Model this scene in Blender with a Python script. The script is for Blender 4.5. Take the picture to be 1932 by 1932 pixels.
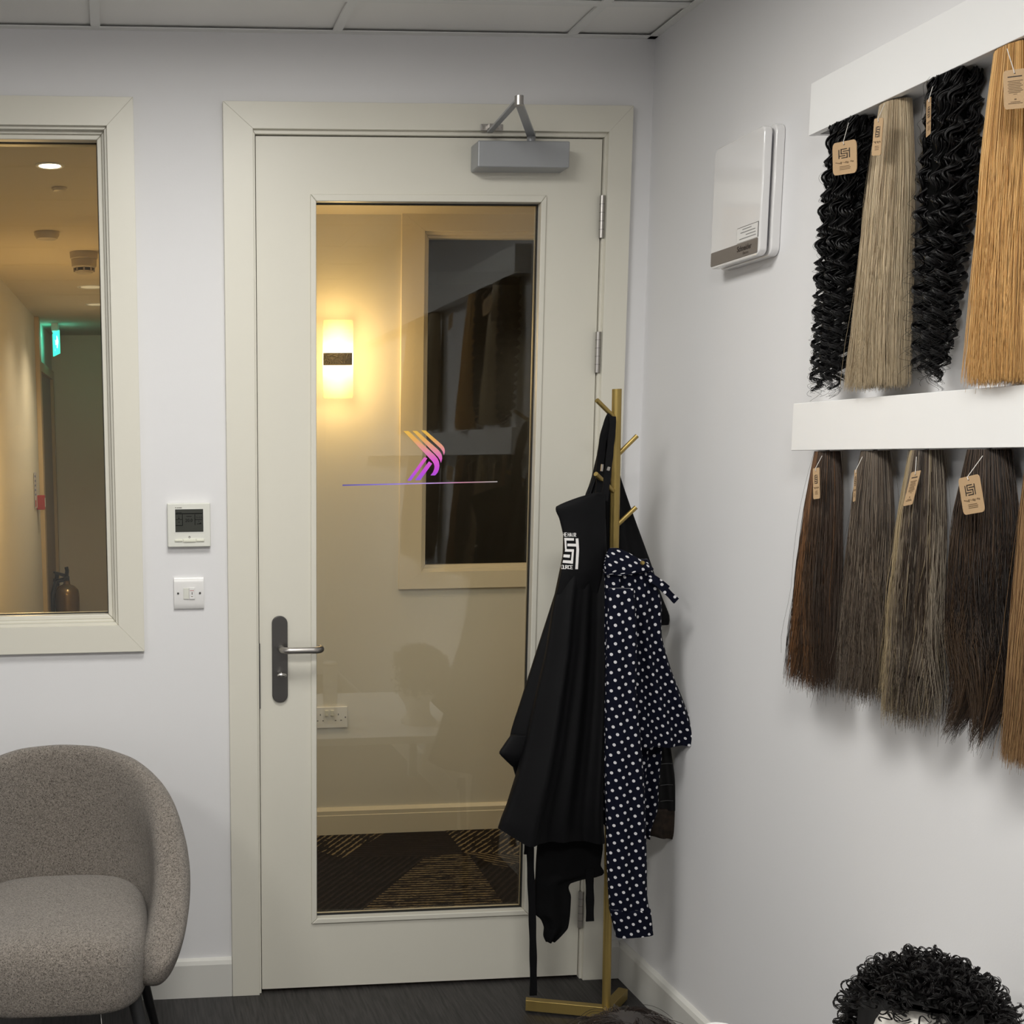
import bpy, bmesh, math, random
import numpy as np
from mathutils import Vector, Matrix
from mathutils.bvhtree import BVHTree

# ------------------------------------------------------------------ clear
for o in list(bpy.data.objects):
    bpy.data.objects.remove(o, do_unlink=True)
scene = bpy.context.scene
COL = scene.collection
rng = np.random.default_rng(7)
random.seed(7)

# ------------------------------------------------------------------ camera
F, CX, CY = 2442.0, 428.8, 1233.7           # focal length and optical centre for a 1932 px square frame
YAW, PITCH, ROLL = 0.0841, 0.15, -0.0114
CAM = np.array([0.0, -3.469, 1.5003])
_f = np.array([math.sin(YAW)*math.cos(PITCH), math.cos(YAW)*math.cos(PITCH), -math.sin(PITCH)])
_r = np.array([math.cos(YAW), -math.sin(YAW), 0.0]); _u = np.cross(_r, _f)
_c, _s = math.cos(ROLL), math.sin(ROLL)
_r, _u = _c*_r + _s*_u, -_s*_r + _c*_u
cd = bpy.data.cameras.new('camera'); cam = bpy.data.objects.new('camera', cd); COL.objects.link(cam)
cd.sensor_width = 36.0; cd.sensor_fit = 'HORIZONTAL'; cd.lens = F/1932*36.0
cd.shift_x = (966-CX)/1932; cd.shift_y = (CY-966)/1932
cd.clip_start = 0.05
cam.matrix_world = Matrix(((_r[0], _u[0], -_f[0], CAM[0]), (_r[1], _u[1], -_f[1], CAM[1]), (_r[2], _u[2], -_f[2], CAM[2]), (0, 0, 0, 1)))
scene.camera = cam

def ray(px, py): return _r*(px-CX)/F - _u*(py-CY)/F + _f
def onY(px, py, y=0.0): d = ray(px, py); return CAM + d*(y-CAM[1])/d[1]
def onX(px, py, x=1.431): d = ray(px, py); return CAM + d*(x-CAM[0])/d[0]
def onZ(px, py, z=0.0): d = ray(px, py); return CAM + d*(z-CAM[2])/d[2]

# ------------------------------------------------------------------ world, lights, exposure
wd = bpy.data.worlds.new('world'); scene.world = wd; wd.use_nodes = True
wd.node_tree.nodes['Background'].inputs[0].default_value = (0.5, 0.5, 0.55, 1)
wd.node_tree.nodes['Background'].inputs[1].default_value = 0.02
scene.view_settings.view_transform = 'Standard'
scene.view_settings.look = 'None'
scene.view_settings.gamma = 1.0
scene.view_settings.use_curve_mapping = False
scene.view_settings.exposure = 0.04
scene.cycles.max_bounces = 7; scene.cycles.diffuse_bounces = 4; scene.cycles.glossy_bounces = 4; scene.cycles.transparent_max_bounces = 12
scene.cycles.caustics_reflective = False; scene.cycles.caustics_refractive = False; scene.cycles.use_adaptive_sampling = True; scene.cycles.adaptive_threshold = 0.04

def area_light(name, loc, size, power, color, rot=(0, 0, 0), size_y=None, spread=180):
    l = bpy.data.lights.new(name, 'AREA'); l.shape = 'RECTANGLE'; l.size = size; l.size_y = size_y or size
    l.energy = power; l.color = color; l.spread = math.radians(spread)
    o = bpy.data.objects.new(name, l); o.location = loc; o.rotation_euler = rot; COL.objects.link(o); return o
def spot_light(name, loc, power, color, angle=110, blend=.8, radius=.04, rot=(0, 0, 0)):
    l = bpy.data.lights.new(name, 'SPOT'); l.energy = power; l.color = color; l.spot_size = math.radians(angle)
    l.spot_blend = blend; l.shadow_soft_size = radius
    o = bpy.data.objects.new(name, l); o.location = loc; o.rotation_euler = rot; COL.objects.link(o); return o
def point_light(name, loc, power, color, radius=.03):
    l = bpy.data.lights.new(name, 'POINT'); l.energy = power; l.color = color; l.shadow_soft_size = radius
    o = bpy.data.objects.new(name, l); o.location = loc; COL.objects.link(o); return o

H = 2.57                    # ceiling of the room
HC = 2.40                   # ceiling of the corridor
XR = 1.431                  # right wall
XL, YF = -2.45, -5.3        # left and front walls of the room
YC = 1.52                   # far wall of the corridor
ROOM_WHITE = (1.0, 0.985, 0.935)
WARM = (1.0, 0.80, 0.55)
PANELS = [(0.33, -1.35, 20), (0.33, -3.15, 40), (-1.47, -3.15, 27)]
for i, (x, y, p) in enumerate(PANELS):
    area_light('panel_lamp', (x, y, H-0.012), 0.56, p, ROOM_WHITE, spread=178)

# ------------------------------------------------------------------ materials
MATS = {}
def mat(name, color=(.8, .8, .8), rough=.5, metal=0.0, spec=.5, bump=None, noise=None, sheen=0.0, coat=0.0, emit=None, trans=0.0, alpha=None):
    if name in MATS: return MATS[name]
    m = bpy.data.materials.new(name); m.use_nodes = True; nt = m.node_tree
    b = nt.nodes['Principled BSDF']
    b.inputs['Base Color'].default_value = (*color, 1); b.inputs['Roughness'].default_value = rough
    b.inputs['Metallic'].default_value = metal; b.inputs['Specular IOR Level'].default_value = spec
    b.inputs['Sheen Weight'].default_value = sheen; b.inputs['Coat Weight'].default_value = coat
    b.inputs['Transmission Weight'].default_value = trans
    if emit: b.inputs['Emission Color'].default_value = (*emit[0], 1); b.inputs['Emission Strength'].default_value = emit[1]
    if noise or bump:
        tc = nt.nodes.new('ShaderNodeTexCoord')
    if noise:      # (scale, strength, second colour)
        n = nt.nodes.new('ShaderNodeTexNoise'); n.inputs['Scale'].default_value = noise[0]; n.inputs['Detail'].default_value = 6
        nt.links.new(tc.outputs['Object'], n.inputs['Vector'])
        mx = nt.nodes.new('ShaderNodeMix'); mx.data_type = 'RGBA'
        mx.inputs['A'].default_value = (*color, 1); mx.inputs['B'].default_value = (*noise[2], 1)
        mp = nt.nodes.new('ShaderNodeMapRange'); mp.inputs[1].default_value = .5-noise[1]; mp.inputs[2].default_value = .5+noise[1]
        nt.links.new(n.outputs['Fac'], mp.inputs[0]); nt.links.new(mp.outputs[0], mx.inputs['Factor'])
        nt.links.new(mx.outputs['Result'], b.inputs['Base Color'])
    if bump:       # (scale, strength, distance)
        n = nt.nodes.new('ShaderNodeTexNoise'); n.inputs['Scale'].default_value = bump[0]; n.inputs['Detail'].default_value = 4
        nt.links.new(tc.outputs['Object'], n.inputs['Vector'])
        bp = nt.nodes.new('ShaderNodeBump'); bp.inputs['Strength'].default_value = bump[1]; bp.inputs['Distance'].default_value = bump[2]
        nt.links.new(n.outputs['Fac'], bp.inputs['Height']); nt.links.new(bp.outputs[0], b.inputs['Normal'])
    MATS[name] = m
    return m

def glass_mat(name, tint=(1, 1, 1), ior=1.5):
    m = bpy.data.materials.new(name); m.use_nodes = True; nt = m.node_tree; nt.nodes.clear()
    out = nt.nodes.new('ShaderNodeOutputMaterial'); mix = nt.nodes.new('ShaderNodeMixShader')
    fr = nt.nodes.new('ShaderNodeFresnel'); fr.inputs[0].default_value = ior
    tr = nt.nodes.new('ShaderNodeBsdfTransparent'); tr.inputs[0].default_value = (*tint, 1)
    gl = nt.nodes.new('ShaderNodeBsdfGlossy'); gl.inputs['Roughness'].default_value = 0.0
    nt.links.new(fr.outputs[0], mix.inputs[0]); nt.links.new(tr.outputs[0], mix.inputs[1]); nt.links.new(gl.outputs[0], mix.inputs[2])
    nt.links.new(mix.outputs[0], out.inputs[0]); MATS[name] = m
    return m

WALL = mat('wall_paint', (.775, .770, .780), .75, spec=.25, bump=(260, .06, .002))
WALLR = WALL
CORR = mat('corridor_paint', (.71, .68, .61), .7, spec=.25, bump=(260, .05, .002))
CEILT = mat('ceiling_tile_board', (.86, .85, .83), .9, spec=.1, bump=(420, .15, .002))
GRID = mat('ceiling_grid_metal', (.80, .80, .78), .5)
TRIM = mat('cream_gloss_paint', (.72, .695, .61), .38, bump=(60, .03, .002))
BASEB = mat('skirting_paint', (.70, .69, .65), .35)
BLACKGAP = mat('black_gasket_and_gap', (.012, .012, .012), .6)
STEEL = mat('brushed_steel', (.46, .44, .42), .36, 1.0)
DSTEEL = mat('dark_brushed_steel', (.13, .125, .12), .38, 1.0)
CHROME = mat('polished_steel', (.62, .60, .57), .16, 1.0)
GREYMETAL = mat('grey_metal_paint', (.36, .37, .385), .40, .25)
GOLD = mat('satin_gold', (.38, .275, .09), .42, .75)
WPLASTIC = mat('white_plastic', (.78, .77, .76), .28)
IVORY = mat('ivory_plastic', (.74, .74, .68), .40)
DARKPLASTIC = mat('dark_plastic', (.03, .03, .03), .4)
BLACKMETAL = mat('black_metal', (.012, .012, .013), .4)
RAILW = mat('rail_white_paint', (.84, .84, .84), .40)
KRAFT = mat('kraft_card', (.50, .34, .19), .8, noise=(900, .2, (.44, .29, .16)))
INK = mat('dark_ink', (.03, .02, .015), .7)
INK2 = mat('brown_ink', (.16, .10, .05), .7)
PRINTW = mat('white_print', (.80, .78, .77), .6)
THREAD = mat('nylon_thread', (.75, .72, .68), .4)
GLASS = glass_mat('clear_glass', (.93, .95, .93), 1.5)
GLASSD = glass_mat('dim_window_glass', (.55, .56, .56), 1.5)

def fabric_black():
    m = mat('black_polycotton', (.0030, .0030, .0038), .62, spec=.16, sheen=.0, bump=(14, .25, .006))
    return m
FAB = fabric_black()
FAB2 = mat('matt_black_cotton', (.004, .004, .0045), .9, spec=.12)

# floor: dark grey-brown vinyl with grain along y
def floor_mat():
    m = bpy.data.materials.new('dark_vinyl_wood'); m.use_nodes = True; nt = m.node_tree; b = nt.nodes['Principled BSDF']
    tc = nt.nodes.new('ShaderNodeTexCoord'); mp = nt.nodes.new('ShaderNodeMapping'); mp.inputs['Scale'].default_value = (95, 5, 1)
    mp.inputs['Rotation'].default_value = (0, 0, math.radians(0))
    n = nt.nodes.new('ShaderNodeTexNoise'); n.inputs['Scale'].default_value = 1.6; n.inputs['Detail'].default_value = 8; n.inputs['Distortion'].default_value = .6
    nt.links.new(tc.outputs['Object'], mp.inputs[0]); nt.links.new(mp.outputs[0], n.inputs['Vector'])
    cr = nt.nodes.new('ShaderNodeValToRGB'); cr.color_ramp.elements[0].position = .35; cr.color_ramp.elements[0].color = (.008, .0075, .008, 1)
    cr.color_ramp.elements[1].position = .72; cr.color_ramp.elements[1].color = (.042, .038, .039, 1)
    nt.links.new(n.outputs['Fac'], cr.inputs[0]); nt.links.new(cr.outputs[0], b.inputs['Base Color'])
    b.inputs['Roughness'].default_value = .5
    bp = nt.nodes.new('ShaderNodeBump'); bp.inputs['Strength'].default_value = .3; bp.inputs['Distance'].default_value = .002
    nt.links.new(n.outputs['Fac'], bp.inputs['Height']); nt.links.new(bp.outputs[0], b.inputs['Normal'])
    return m
FLOORM = floor_mat()

def carpet_mat(name, ang, gold, dark=(.016, .013, .014)):
    """looped carpet with fine ribs at an angle, gold pieces carry broken gold lines"""
    m = bpy.data.materials.new(name); m.use_nodes = True; nt = m.node_tree; b = nt.nodes['Principled BSDF']; b.inputs['Roughness'].default_value = .95
    b.inputs['Specular IOR Level'].default_value = .1
    tc = nt.nodes.new('ShaderNodeTexCoord'); mp = nt.nodes.new('ShaderNodeMapping'); mp.inputs['Rotation'].default_value = (0, 0, math.radians(ang))
    nt.links.new(tc.outputs['Object'], mp.inputs[0])
    w = nt.nodes.new('ShaderNodeTexWave'); w.wave_type = 'BANDS'; w.bands_direction = 'Y'; w.inputs['Scale'].default_value = 13
    w.inputs['Distortion'].default_value = 2.0; w.inputs['Detail'].default_value = 3; w.inputs['Detail Scale'].default_value = 6
    nt.links.new(mp.outputs[0], w.inputs['Vector'])
    n = nt.nodes.new('ShaderNodeTexNoise'); n.inputs['Scale'].default_value = 1; n.inputs['Detail'].default_value = 3
    m2 = nt.nodes.new('ShaderNodeMapping'); m2.inputs['Scale'].default_value = (14, 75, 1); nt.links.new(mp.outputs[0], m2.inputs[0]); nt.links.new(m2.outputs[0], n.inputs['Vector'])
    mul = nt.nodes.new('ShaderNodeMath'); mul.operation = 'MULTIPLY'; nt.links.new(w.outputs['Fac'], mul.inputs[0]); nt.links.new(n.outputs['Fac'], mul.inputs[1])
    cr = nt.nodes.new('ShaderNodeValToRGB'); e = cr.color_ramp.elements
    e[0].position = .36 if gold else .2; e[0].color = (*dark, 1); e[1].position = .46 if gold else .7
    e[1].color = (.21, .165, .10, 1) if gold else (.036, .029, .027, 1)
    nt.links.new(mul.outputs[0], cr.inputs[0]); nt.links.new(cr.outputs[0], b.inputs['Base Color'])
    bp = nt.nodes.new('ShaderNodeBump'); bp.inputs['Strength'].default_value = .6; bp.inputs['Distance'].default_value = .004
    nt.links.new(mul.outputs[0], bp.inputs['Height']); nt.links.new(bp.outputs[0], b.inputs['Normal'])
    return m

def hair_mat(name, rough=.38, spec=.5):
    m = bpy.data.materials.new(name); m.use_nodes = True; nt = m.node_tree; b = nt.nodes['Principled BSDF']
    a = nt.nodes.new('ShaderNodeAttribute'); a.attribute_name = 'Col'
    nt.links.new(a.outputs['Color'], b.inputs['Base Color']); b.inputs['Roughness'].default_value = rough
    b.inputs['Specular IOR Level'].default_value = spec
    return m
HAIR = hair_mat('hair_fibre', .42, .35)
HAIRB = hair_mat('black_hair_fibre', .40, .30)

def polka_mat():
    m = bpy.data.materials.new('navy_polka_dot_cloth'); m.use_nodes = True; nt = m.node_tree; b = nt.nodes['Principled BSDF']
    b.inputs['Roughness'].default_value = .85; b.inputs['Specular IOR Level'].default_value = .12
    uv = nt.nodes.new('ShaderNodeUVMap'); uv.uv_map = 'UVMap'
    sp = nt.nodes.new('ShaderNodeSeparateXYZ'); nt.links.new(uv.outputs[0], sp.inputs[0])
    a = (.0190, .0085); c = (.0094, .0268)               # lattice vectors in metres
    det = a[0]*c[1]-c[0]*a[1]
    inv = ((c[1]/det, -c[0]/det), (-a[1]/det, a[0]/det))
    def math_(op, x, y=None):
        k = nt.nodes.new('ShaderNodeMath'); k.operation = op
        for i, v in enumerate((x, y)):
            if v is None: continue
            if isinstance(v, (int, float)): k.inputs[i].default_value = v
            else: nt.links.new(v, k.inputs[i])
        return k.outputs[0]
    U, V = sp.outputs[0], sp.outputs[1]
    i_ = math_('ADD', math_('MULTIPLY', U, inv[0][0]), math_('MULTIPLY', V, inv[0][1]))
    j_ = math_('ADD', math_('MULTIPLY', U, inv[1][0]), math_('MULTIPLY', V, inv[1][1]))
    i_ = math_('SUBTRACT', math_('FRACT', i_), .5); j_ = math_('SUBTRACT', math_('FRACT', j_), .5)
    dx = math_('ADD', math_('MULTIPLY', i_, a[0]), math_('MULTIPLY', j_, c[0]))
    dy = math_('ADD', math_('MULTIPLY', i_, a[1]), math_('MULTIPLY', j_, c[1]))
    d = math_('SQRT', math_('ADD', math_('MULTIPLY', dx, dx), math_('MULTIPLY', dy, dy)))
    f = math_('LESS_THAN', d, .0039)
    mx = nt.nodes.new('ShaderNodeMix'); mx.data_type = 'RGBA'; mx.inputs['A'].default_value = (.003, .004, .012, 1); mx.inputs['B'].default_value = (.66, .65, .68, 1)
    nt.links.new(f, mx.inputs['Factor']); nt.links.new(mx.outputs['Result'], b.inputs['Base Color'])
    return m
POLKA = polka_mat()

def boucle_mat():
    m = bpy.data.materials.new('taupe_boucle'); m.use_nodes = True; nt = m.node_tree; b = nt.nodes['Principled BSDF']
    b.inputs['Roughness'].default_value = .95; b.inputs['Specular IOR Level'].default_value = .1; b.inputs['Sheen Weight'].default_value = .25
    tc = nt.nodes.new('ShaderNodeTexCoord')
    v = nt.nodes.new('ShaderNodeTexNoise'); v.inputs['Scale'].default_value = 330; v.inputs['Detail'].default_value = 3; v.inputs['Distortion'].default_value = 1.5
    nt.links.new(tc.outputs['Object'], v.inputs['Vector'])
    cr = nt.nodes.new('ShaderNodeValToRGB'); e = cr.color_ramp.elements
    e[0].position = .36; e[0].color = (.085, .072, .061, 1); e[1].position = .60; e[1].color = (.34, .30, .26, 1)
    nt.links.new(v.outputs['Fac'], cr.inputs[0]); nt.links.new(cr.outputs[0], b.inputs['Base Color'])
    bp = nt.nodes.new('ShaderNodeBump'); bp.inputs['Strength'].default_value = .9; bp.inputs['Distance'].default_value = .004
    nt.links.new(v.outputs['Fac'], bp.inputs['Height']); nt.links.new(bp.outputs[0], b.inputs['Normal'])
    return m
BOUCLE = boucle_mat()

# ------------------------------------------------------------------ mesh helpers
class MB:
    def __init__(s): s.v = []; s.f = []
    def box(s, x0, x1, y0, y1, z0, z1):
        n = len(s.v)
        s.v += [(x, y, z) for z in (z0, z1) for y in (y0, y1) for x in (x0, x1)]
        s.f += [tuple(n+i for i in q) for q in ((0, 2, 3, 1), (4, 5, 7, 6), (0, 1, 5, 4), (2, 6, 7, 3), (0, 4, 6, 2), (1, 3, 7, 5))]
        return s
    def prism(s, poly, d0, d1, axis='y'):
        """polygon in the two other axes, extruded from d0 to d1 along axis"""
        n = len(s.v); k = len(poly)
        def P(a, b, d): return {'y': (a, d, b), 'x': (d, a, b), 'z': (a, b, d)}[axis]
        s.v += [P(a, b, d0) for a, b in poly] + [P(a, b, d1) for a, b in poly]
        s.f.append(tuple(n+i for i in range(k))); s.f.append(tuple(n+k+i for i in reversed(range(k))))
        for i in range(k):
            j = (i+1) % k; s.f.append((n+i, n+k+i, n+k+j, n+j))
        return s
    def tube(s, pts, rad, sides=12, caps=True, flat=None):
        pts = [Vector(p) for p in pts]; k = len(pts)
        if not hasattr(rad, '__len__'): rad = [rad]*k
        n = len(s.v); up = Vector((0, 0, 1))
        t0 = (pts[1]-pts[0]).normalized()
        if abs(t0.dot(up)) > .9: up = Vector((1, 0, 0))
        for i, p in enumerate(pts):
            t = (pts[min(i+1, k-1)]-pts[max(i-1, 0)]).normalized()
            a = t.cross(up).normalized(); b = t.cross(a).normalized()
            for q in range(sides):
                an = 2*math.pi*q/sides
                s.v.append(tuple(p + (a*math.cos(an) + b*math.sin(an))*rad[i]))
            up = -b
        for i in range(k-1):
            for q in range(sides):
                r_ = (q+1) % sides
                s.f.append((n+i*sides+q, n+i*sides+r_, n+(i+1)*sides+r_, n+(i+1)*sides+q))
        if caps:
            s.f.append(tuple(n+q for q in reversed(range(sides)))); s.f.append(tuple(n+(k-1)*sides+q for q in range(sides)))
        return s
    def loft(s, rings, closed=True, cap0=True, cap1=True):
        n = len(s.v); m = len(rings[0])
        for r_ in rings: s.v += [tuple(p) for p in r_]
        for i in range(len(rings)-1):
            for j in range(m if closed else m-1):
                k = (j+1) % m
                s.f.append((n+i*m+j, n+i*m+k, n+(i+1)*m+k, n+(i+1)*m+j))
        if cap0: s.f.append(tuple(n+j for j in reversed(range(m))))
        if cap1: s.f.append(tuple(n+(len(rings)-1)*m+j for j in range(m)))
        return s
    def build(s, name, m, parent=None, smooth=False, bevel=0.0, seg=2, subsurf=0, fixn=True):
        me = bpy.data.meshes.new(name); me.from_pydata(s.v, [], s.f); me.update()
        if fixn:
            bm = bmesh.new(); bm.from_mesh(me); bmesh.ops.recalc_face_normals(bm, faces=bm.faces); bm.to_mesh(me); bm.free()
        for mm in (m if isinstance(m, (list, tuple)) else [m]): me.materials.append(mm)
        return link(name, me, parent, smooth, bevel, seg, subsurf)
def link(name, me, parent=None, smooth=False, bevel=0.0, seg=2, subsurf=0):
    o = bpy.data.objects.new(name, me); COL.objects.link(o)
    if parent: o.parent = parent
    if smooth or bevel:
        me.polygons.foreach_set('use_smooth', [True]*len(me.polygons))
    if bevel:
        b = o.modifiers.new('bevel', 'BEVEL'); b.width = bevel; b.segments = seg; b.limit_method = 'ANGLE'; b.angle_limit = math.radians(35); b.harden_normals = True
    elif smooth == 'auto':
        try: me.set_sharp_from_angle(angle=math.radians(35))
        except Exception: pass
    if subsurf:
        b = o.modifiers.new('subsurf', 'SUBSURF'); b.levels = subsurf; b.render_levels = subsurf
    return o
def empty(name, loc=(0, 0, 0), rz=0.0):
    o = bpy.data.objects.new(name, None); COL.objects.link(o); o.location = loc; o.rotation_euler = (0, 0, rz); o.empty_display_size = .05
    return o
def tag(o, label, cat, group=None):
    o['label'] = label; o['category'] = cat
    if group: o['group'] = group
    return o
def struct(o, label=None):
    o['kind'] = 'structure'
    if label: o['label'] = label
    return o
def keep_world(o, parent):
    """parent without moving (meshes here are written in world coordinates)"""
    o.parent = parent; o.matrix_parent_inverse = Matrix.Translation(parent.location).inverted() if not any(parent.rotation_euler) else \
        (Matrix.Translation(parent.location) @ parent.rotation_euler.to_matrix().to_4x4()).inverted()
    return o
def W(mb, name, m, parent, **k):
    """build in world coordinates under a located parent"""
    o = mb.build(name, m, None, **k)
    return keep_world(o, parent) if parent else o
def WP(o, part):
    """make a world-coordinate mesh a child of a part that is itself a child of an empty"""
    o.parent = part; return o
def rounded(x0, x1, z0, z1, r, n=6):
    pts = []
    for cx, cz, a0 in ((x1-r, z1-r, 0), (x0+r, z1-r, 90), (x0+r, z0+r, 180), (x1-r, z0+r, 270)):
        for i in range(n+1):
            a = math.radians(a0+90*i/n); pts.append((cx+r*math.cos(a), cz+r*math.sin(a)))
    return pts
def text_mesh(name, s, size, m, parent=None, mw=None, extrude=0.0, align='LEFT', shear=0.0, bold=0.0):
    c = bpy.data.curves.new(name, 'FONT'); c.body = s; c.size = size; c.align_x = align; c.extrude = extrude; c.shear = shear; c.offset = bold
    c.resolution_u = 3
    o = bpy.data.objects.new(name+'_tmp', c); COL.objects.link(o)
    dg = bpy.context.evaluated_depsgraph_get(); me = bpy.data.meshes.new_from_object(o.evaluated_get(dg))
    bpy.data.objects.remove(o); bpy.data.curves.remove(c)
    if mw is not None: me.transform(mw)
    me.materials.clear(); me.materials.append(m); me.name = name
    return link(name, me, parent)
def frame_ring(ro, ri, y0, y1, name, m, parent, bevel=.002, sides='tlbr'):
    """four mitred members between outer rect ro and inner rect ri, both (x0,x1,z0,z1)"""
    out = []
    X0, X1, Z0, Z1 = ro; x0, x1, z0, z1 = ri
    P = {'t': [(X0, Z1), (X1, Z1), (x1, z1), (x0, z1)], 'b': [(X0, Z0), (x0, z0), (x1, z0), (X1, Z0)],
         'l': [(X0, Z0), (X0, Z1), (x0, z1), (x0, z0)], 'r': [(X1, Z1), (X1, Z0), (x1, z0), (x1, z1)]}
    for k in sides:
        out.append(MB().prism(P[k], y0, y1).build(name, m, parent, bevel=bevel))
    return out

# ------------------------------------------------------------------ structure: back wall with openings
WX1 = -0.0005; WX0 = -1.32; WZ0 = 1.061; WZ1 = 2.336      # room window opening (inner edge of casing)
DX0, DX1, DZ1 = 0.372, 1.309, 2.333                       # door opening
T = 0.12
wb = MB()
wb.box(XL, WX0, 0, T, 0, H+.2).box(WX0, WX1, 0, T, 0, WZ0).box(WX0, WX1, 0, T, WZ1, H+.2)
wb.box(WX1, DX0, 0, T, 0, H+.2).box(DX0, DX1, 0, T, DZ1, H+.2).box(DX1, 2.7, 0, T, 0, H+.2)
struct(wb.build('wall_back', WALL))
struct(MB().box(XR, XR+.12, YF, 0, 0, H+.2).build('wall_right', WALLR))
struct(MB().box(XL-.12, XL, YF, T, 0, H+.2).build('wall_left', WALL))
struct(MB().box(XL-.12, XR+.12, YF-.12, YF, 0, H+.2).build('wall_front', WALL))
struct(MB().box(XL-.12, XR+.12, YF-.12, T*.5, -.06, 0).build('floor', FLOORM))

# ceiling: slab, tee grid, tiles
ceil = struct(MB().box(XL-.12, XR+.12, YF-.12, 0, H+.03, H+.2).build('ceiling', CEILT))
gx = [onY(180, 47, 0)[0]]
step = 0.612
gx = [gx[0] + step*k for k in range(-4, 3)]
gy0 = onZ(1159, 9.5, H)[1]
gy = [gy0 - step*k for k in range(0, 9)]
gx = [x for x in gx if XL+.05 < x < XR-.05]; gy = [y for y in gy if YF+.05 < y < -.02]
tee = MB()
for x in gx: tee.box(x-.012, x+.012, YF, 0, H, H+.006)
to = tee.build('ceiling_tee', GRID, ceil)
for y in gy:
    MB().box(XL, XR, y-.012, y+.012, H-.0004, H+.0055).build('ceiling_cross_tee', GRID, ceil)
ed = MB().box(XL, XR, -.022, 0, H-.001, H+.002).build('edge_angle', GRID, ceil)
MB().box(XR-.022, XR, YF, 0, H-.001, H+.002).build('edge_angle', GRID, ceil)
MB().box(XL, XL+.022, YF, 0, H-.001, H+.002).build('edge_angle', GRID, ceil)
# shadow line where the edge angle meets the tile
xs = [XL] + gx + [XR]; ys = [0] + gy + [YF]
panel_cells = []
for i in range(len(xs)-1):
    for j in range(len(ys)-1):
        x0, x1, y1, y0 = xs[i], xs[i+1], ys[j], ys[j+1]
        hit = [p for p in PANELS if x0 < p[0] < x1 and y0 < p[1] < y1]
        if hit: panel_cells.append((x0, x1, y0, y1, hit[0])); continue
        MB().box(x0+.003, x1-.003, y0+.003, y1-.003, H+.0075, H+.026).build('ceiling_tile', CEILT, ceil, bevel=.002, seg=1)
LEDM = mat('led_diffuser', (.9, .9, .9), .5, emit=(ROOM_WHITE, 1.0))
for n, (x0, x1, y0, y1, p) in enumerate(panel_cells):
    pn = empty('ceiling_light', ((x0+x1)/2, (y0+y1)/2, H))
    tag(pn, 'square white ceiling light panel ' + ('nearest the door' if p[1] > -2 else 'behind the camera' if p[0] > 0 else 'behind the camera by the left wall'), 'ceiling light', 'square ceiling light panels')
    W(MB().box(x0+.014, x1-.014, y0+.014, y1-.014, H-.002, H+.024), 'frame', WPLASTIC, pn, bevel=.001)
    W(MB().box(x0+.03, x1-.03, y0+.03, y1-.03, H-.004, H-.001), 'diffuser', LEDM, pn)
for o in [o for o in COL.objects if o.name.startswith('panel_lamp')]:
    best = min(panel_cells, key=lambda c: abs(c[4][0]-o.location.x)+abs(c[4][1]-o.location.y))
    o.location.x = (best[0]+best[1])/2; o.location.y = (best[2]+best[3])/2; o.location.z = H-.008

# baseboards
def skirting(name, pts_poly_axis, *a): pass
prof = [(0, 0), (-.016, 0), (-.016, .095), (-.012, .106), (-.004, .111), (0, .111)]      # (offset from the wall, z)
def base_y(name, x0, x1, m=BASEB):     # along x on the back wall
    return struct(MB().prism([(o_, z) for o_, z in prof], x0, x1, 'x').build(name, m))
base_y('baseboard_back', XL, .2945)
base_y('baseboard_corner', 1.3745, XR-.016)
struct(MB().prism([(XR+o_, z) for o_, z in prof], YF, 0, 'y').build('baseboard_right', BASEB))
struct(MB().prism([(XL-o_, z) for o_, z in prof], YF, 0, 'y').build('baseboard_left', BASEB))

# ------------------------------------------------------------------ door: frame, leaf, glass, furniture
tr1 = struct(empty('trim_1', (.84, 0, 0)), 'cream painted door casing and frame')
def casing3(ro, ri, y0, y1, name, bev=.003):
    for o in frame_ring(ro, ri, y0, y1, name, TRIM, None, bev, 'tlr'): keep_world(o, tr1)
casing3((.2955, 1.3728, 0, 2.399), (DX0, DX1, 0, DZ1), -.018, 0, 'casing', .0008)
casing3((DX0-.001, DX1+.001, 0, DZ1+.001), (.3785, 1.3025, 0, 2.3225), -.006, T+.005, 'jamb', .0015)
casing3((.3785, 1.3025, 0, 2.3225), (.392, 1.289, 0, 2.308), .052, T-.004, 'door_stop', .0015)
W(MB().box(.3765, .3825, .0, .03, .82, 1.0), 'strike_plate', DSTEEL, tr1)

door = struct(empty('door_1', (1.30, .02, 0)), 'cream glazed door with one tall pane')
LX0, LX1, LZ0, LZ1 = .3812, 1.2995, .008, 2.3195
LY0, LY1 = .004, .050
GX0, GX1, GZ0, GZ1 = .538, 1.137, .212, 2.158         # sight size of the pane
BX0, BX1, BZ0, BZ1 = .5225, 1.1515, .197, 2.1765      # outer edge of the glazing bead
lf = MB()
lf.box(LX0, BX0+.004, LY0, LY1, LZ0, LZ1).box(BX1-.004, LX1, LY0, LY1, LZ0, LZ1)
lf.box(BX0+.004, BX1-.004, LY0, LY1, LZ0, BZ0+.004).box(BX0+.004, BX1-.004, LY0, LY1, BZ1-.004, LZ1)
W(lf, 'leaf', TRIM, door)
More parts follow.
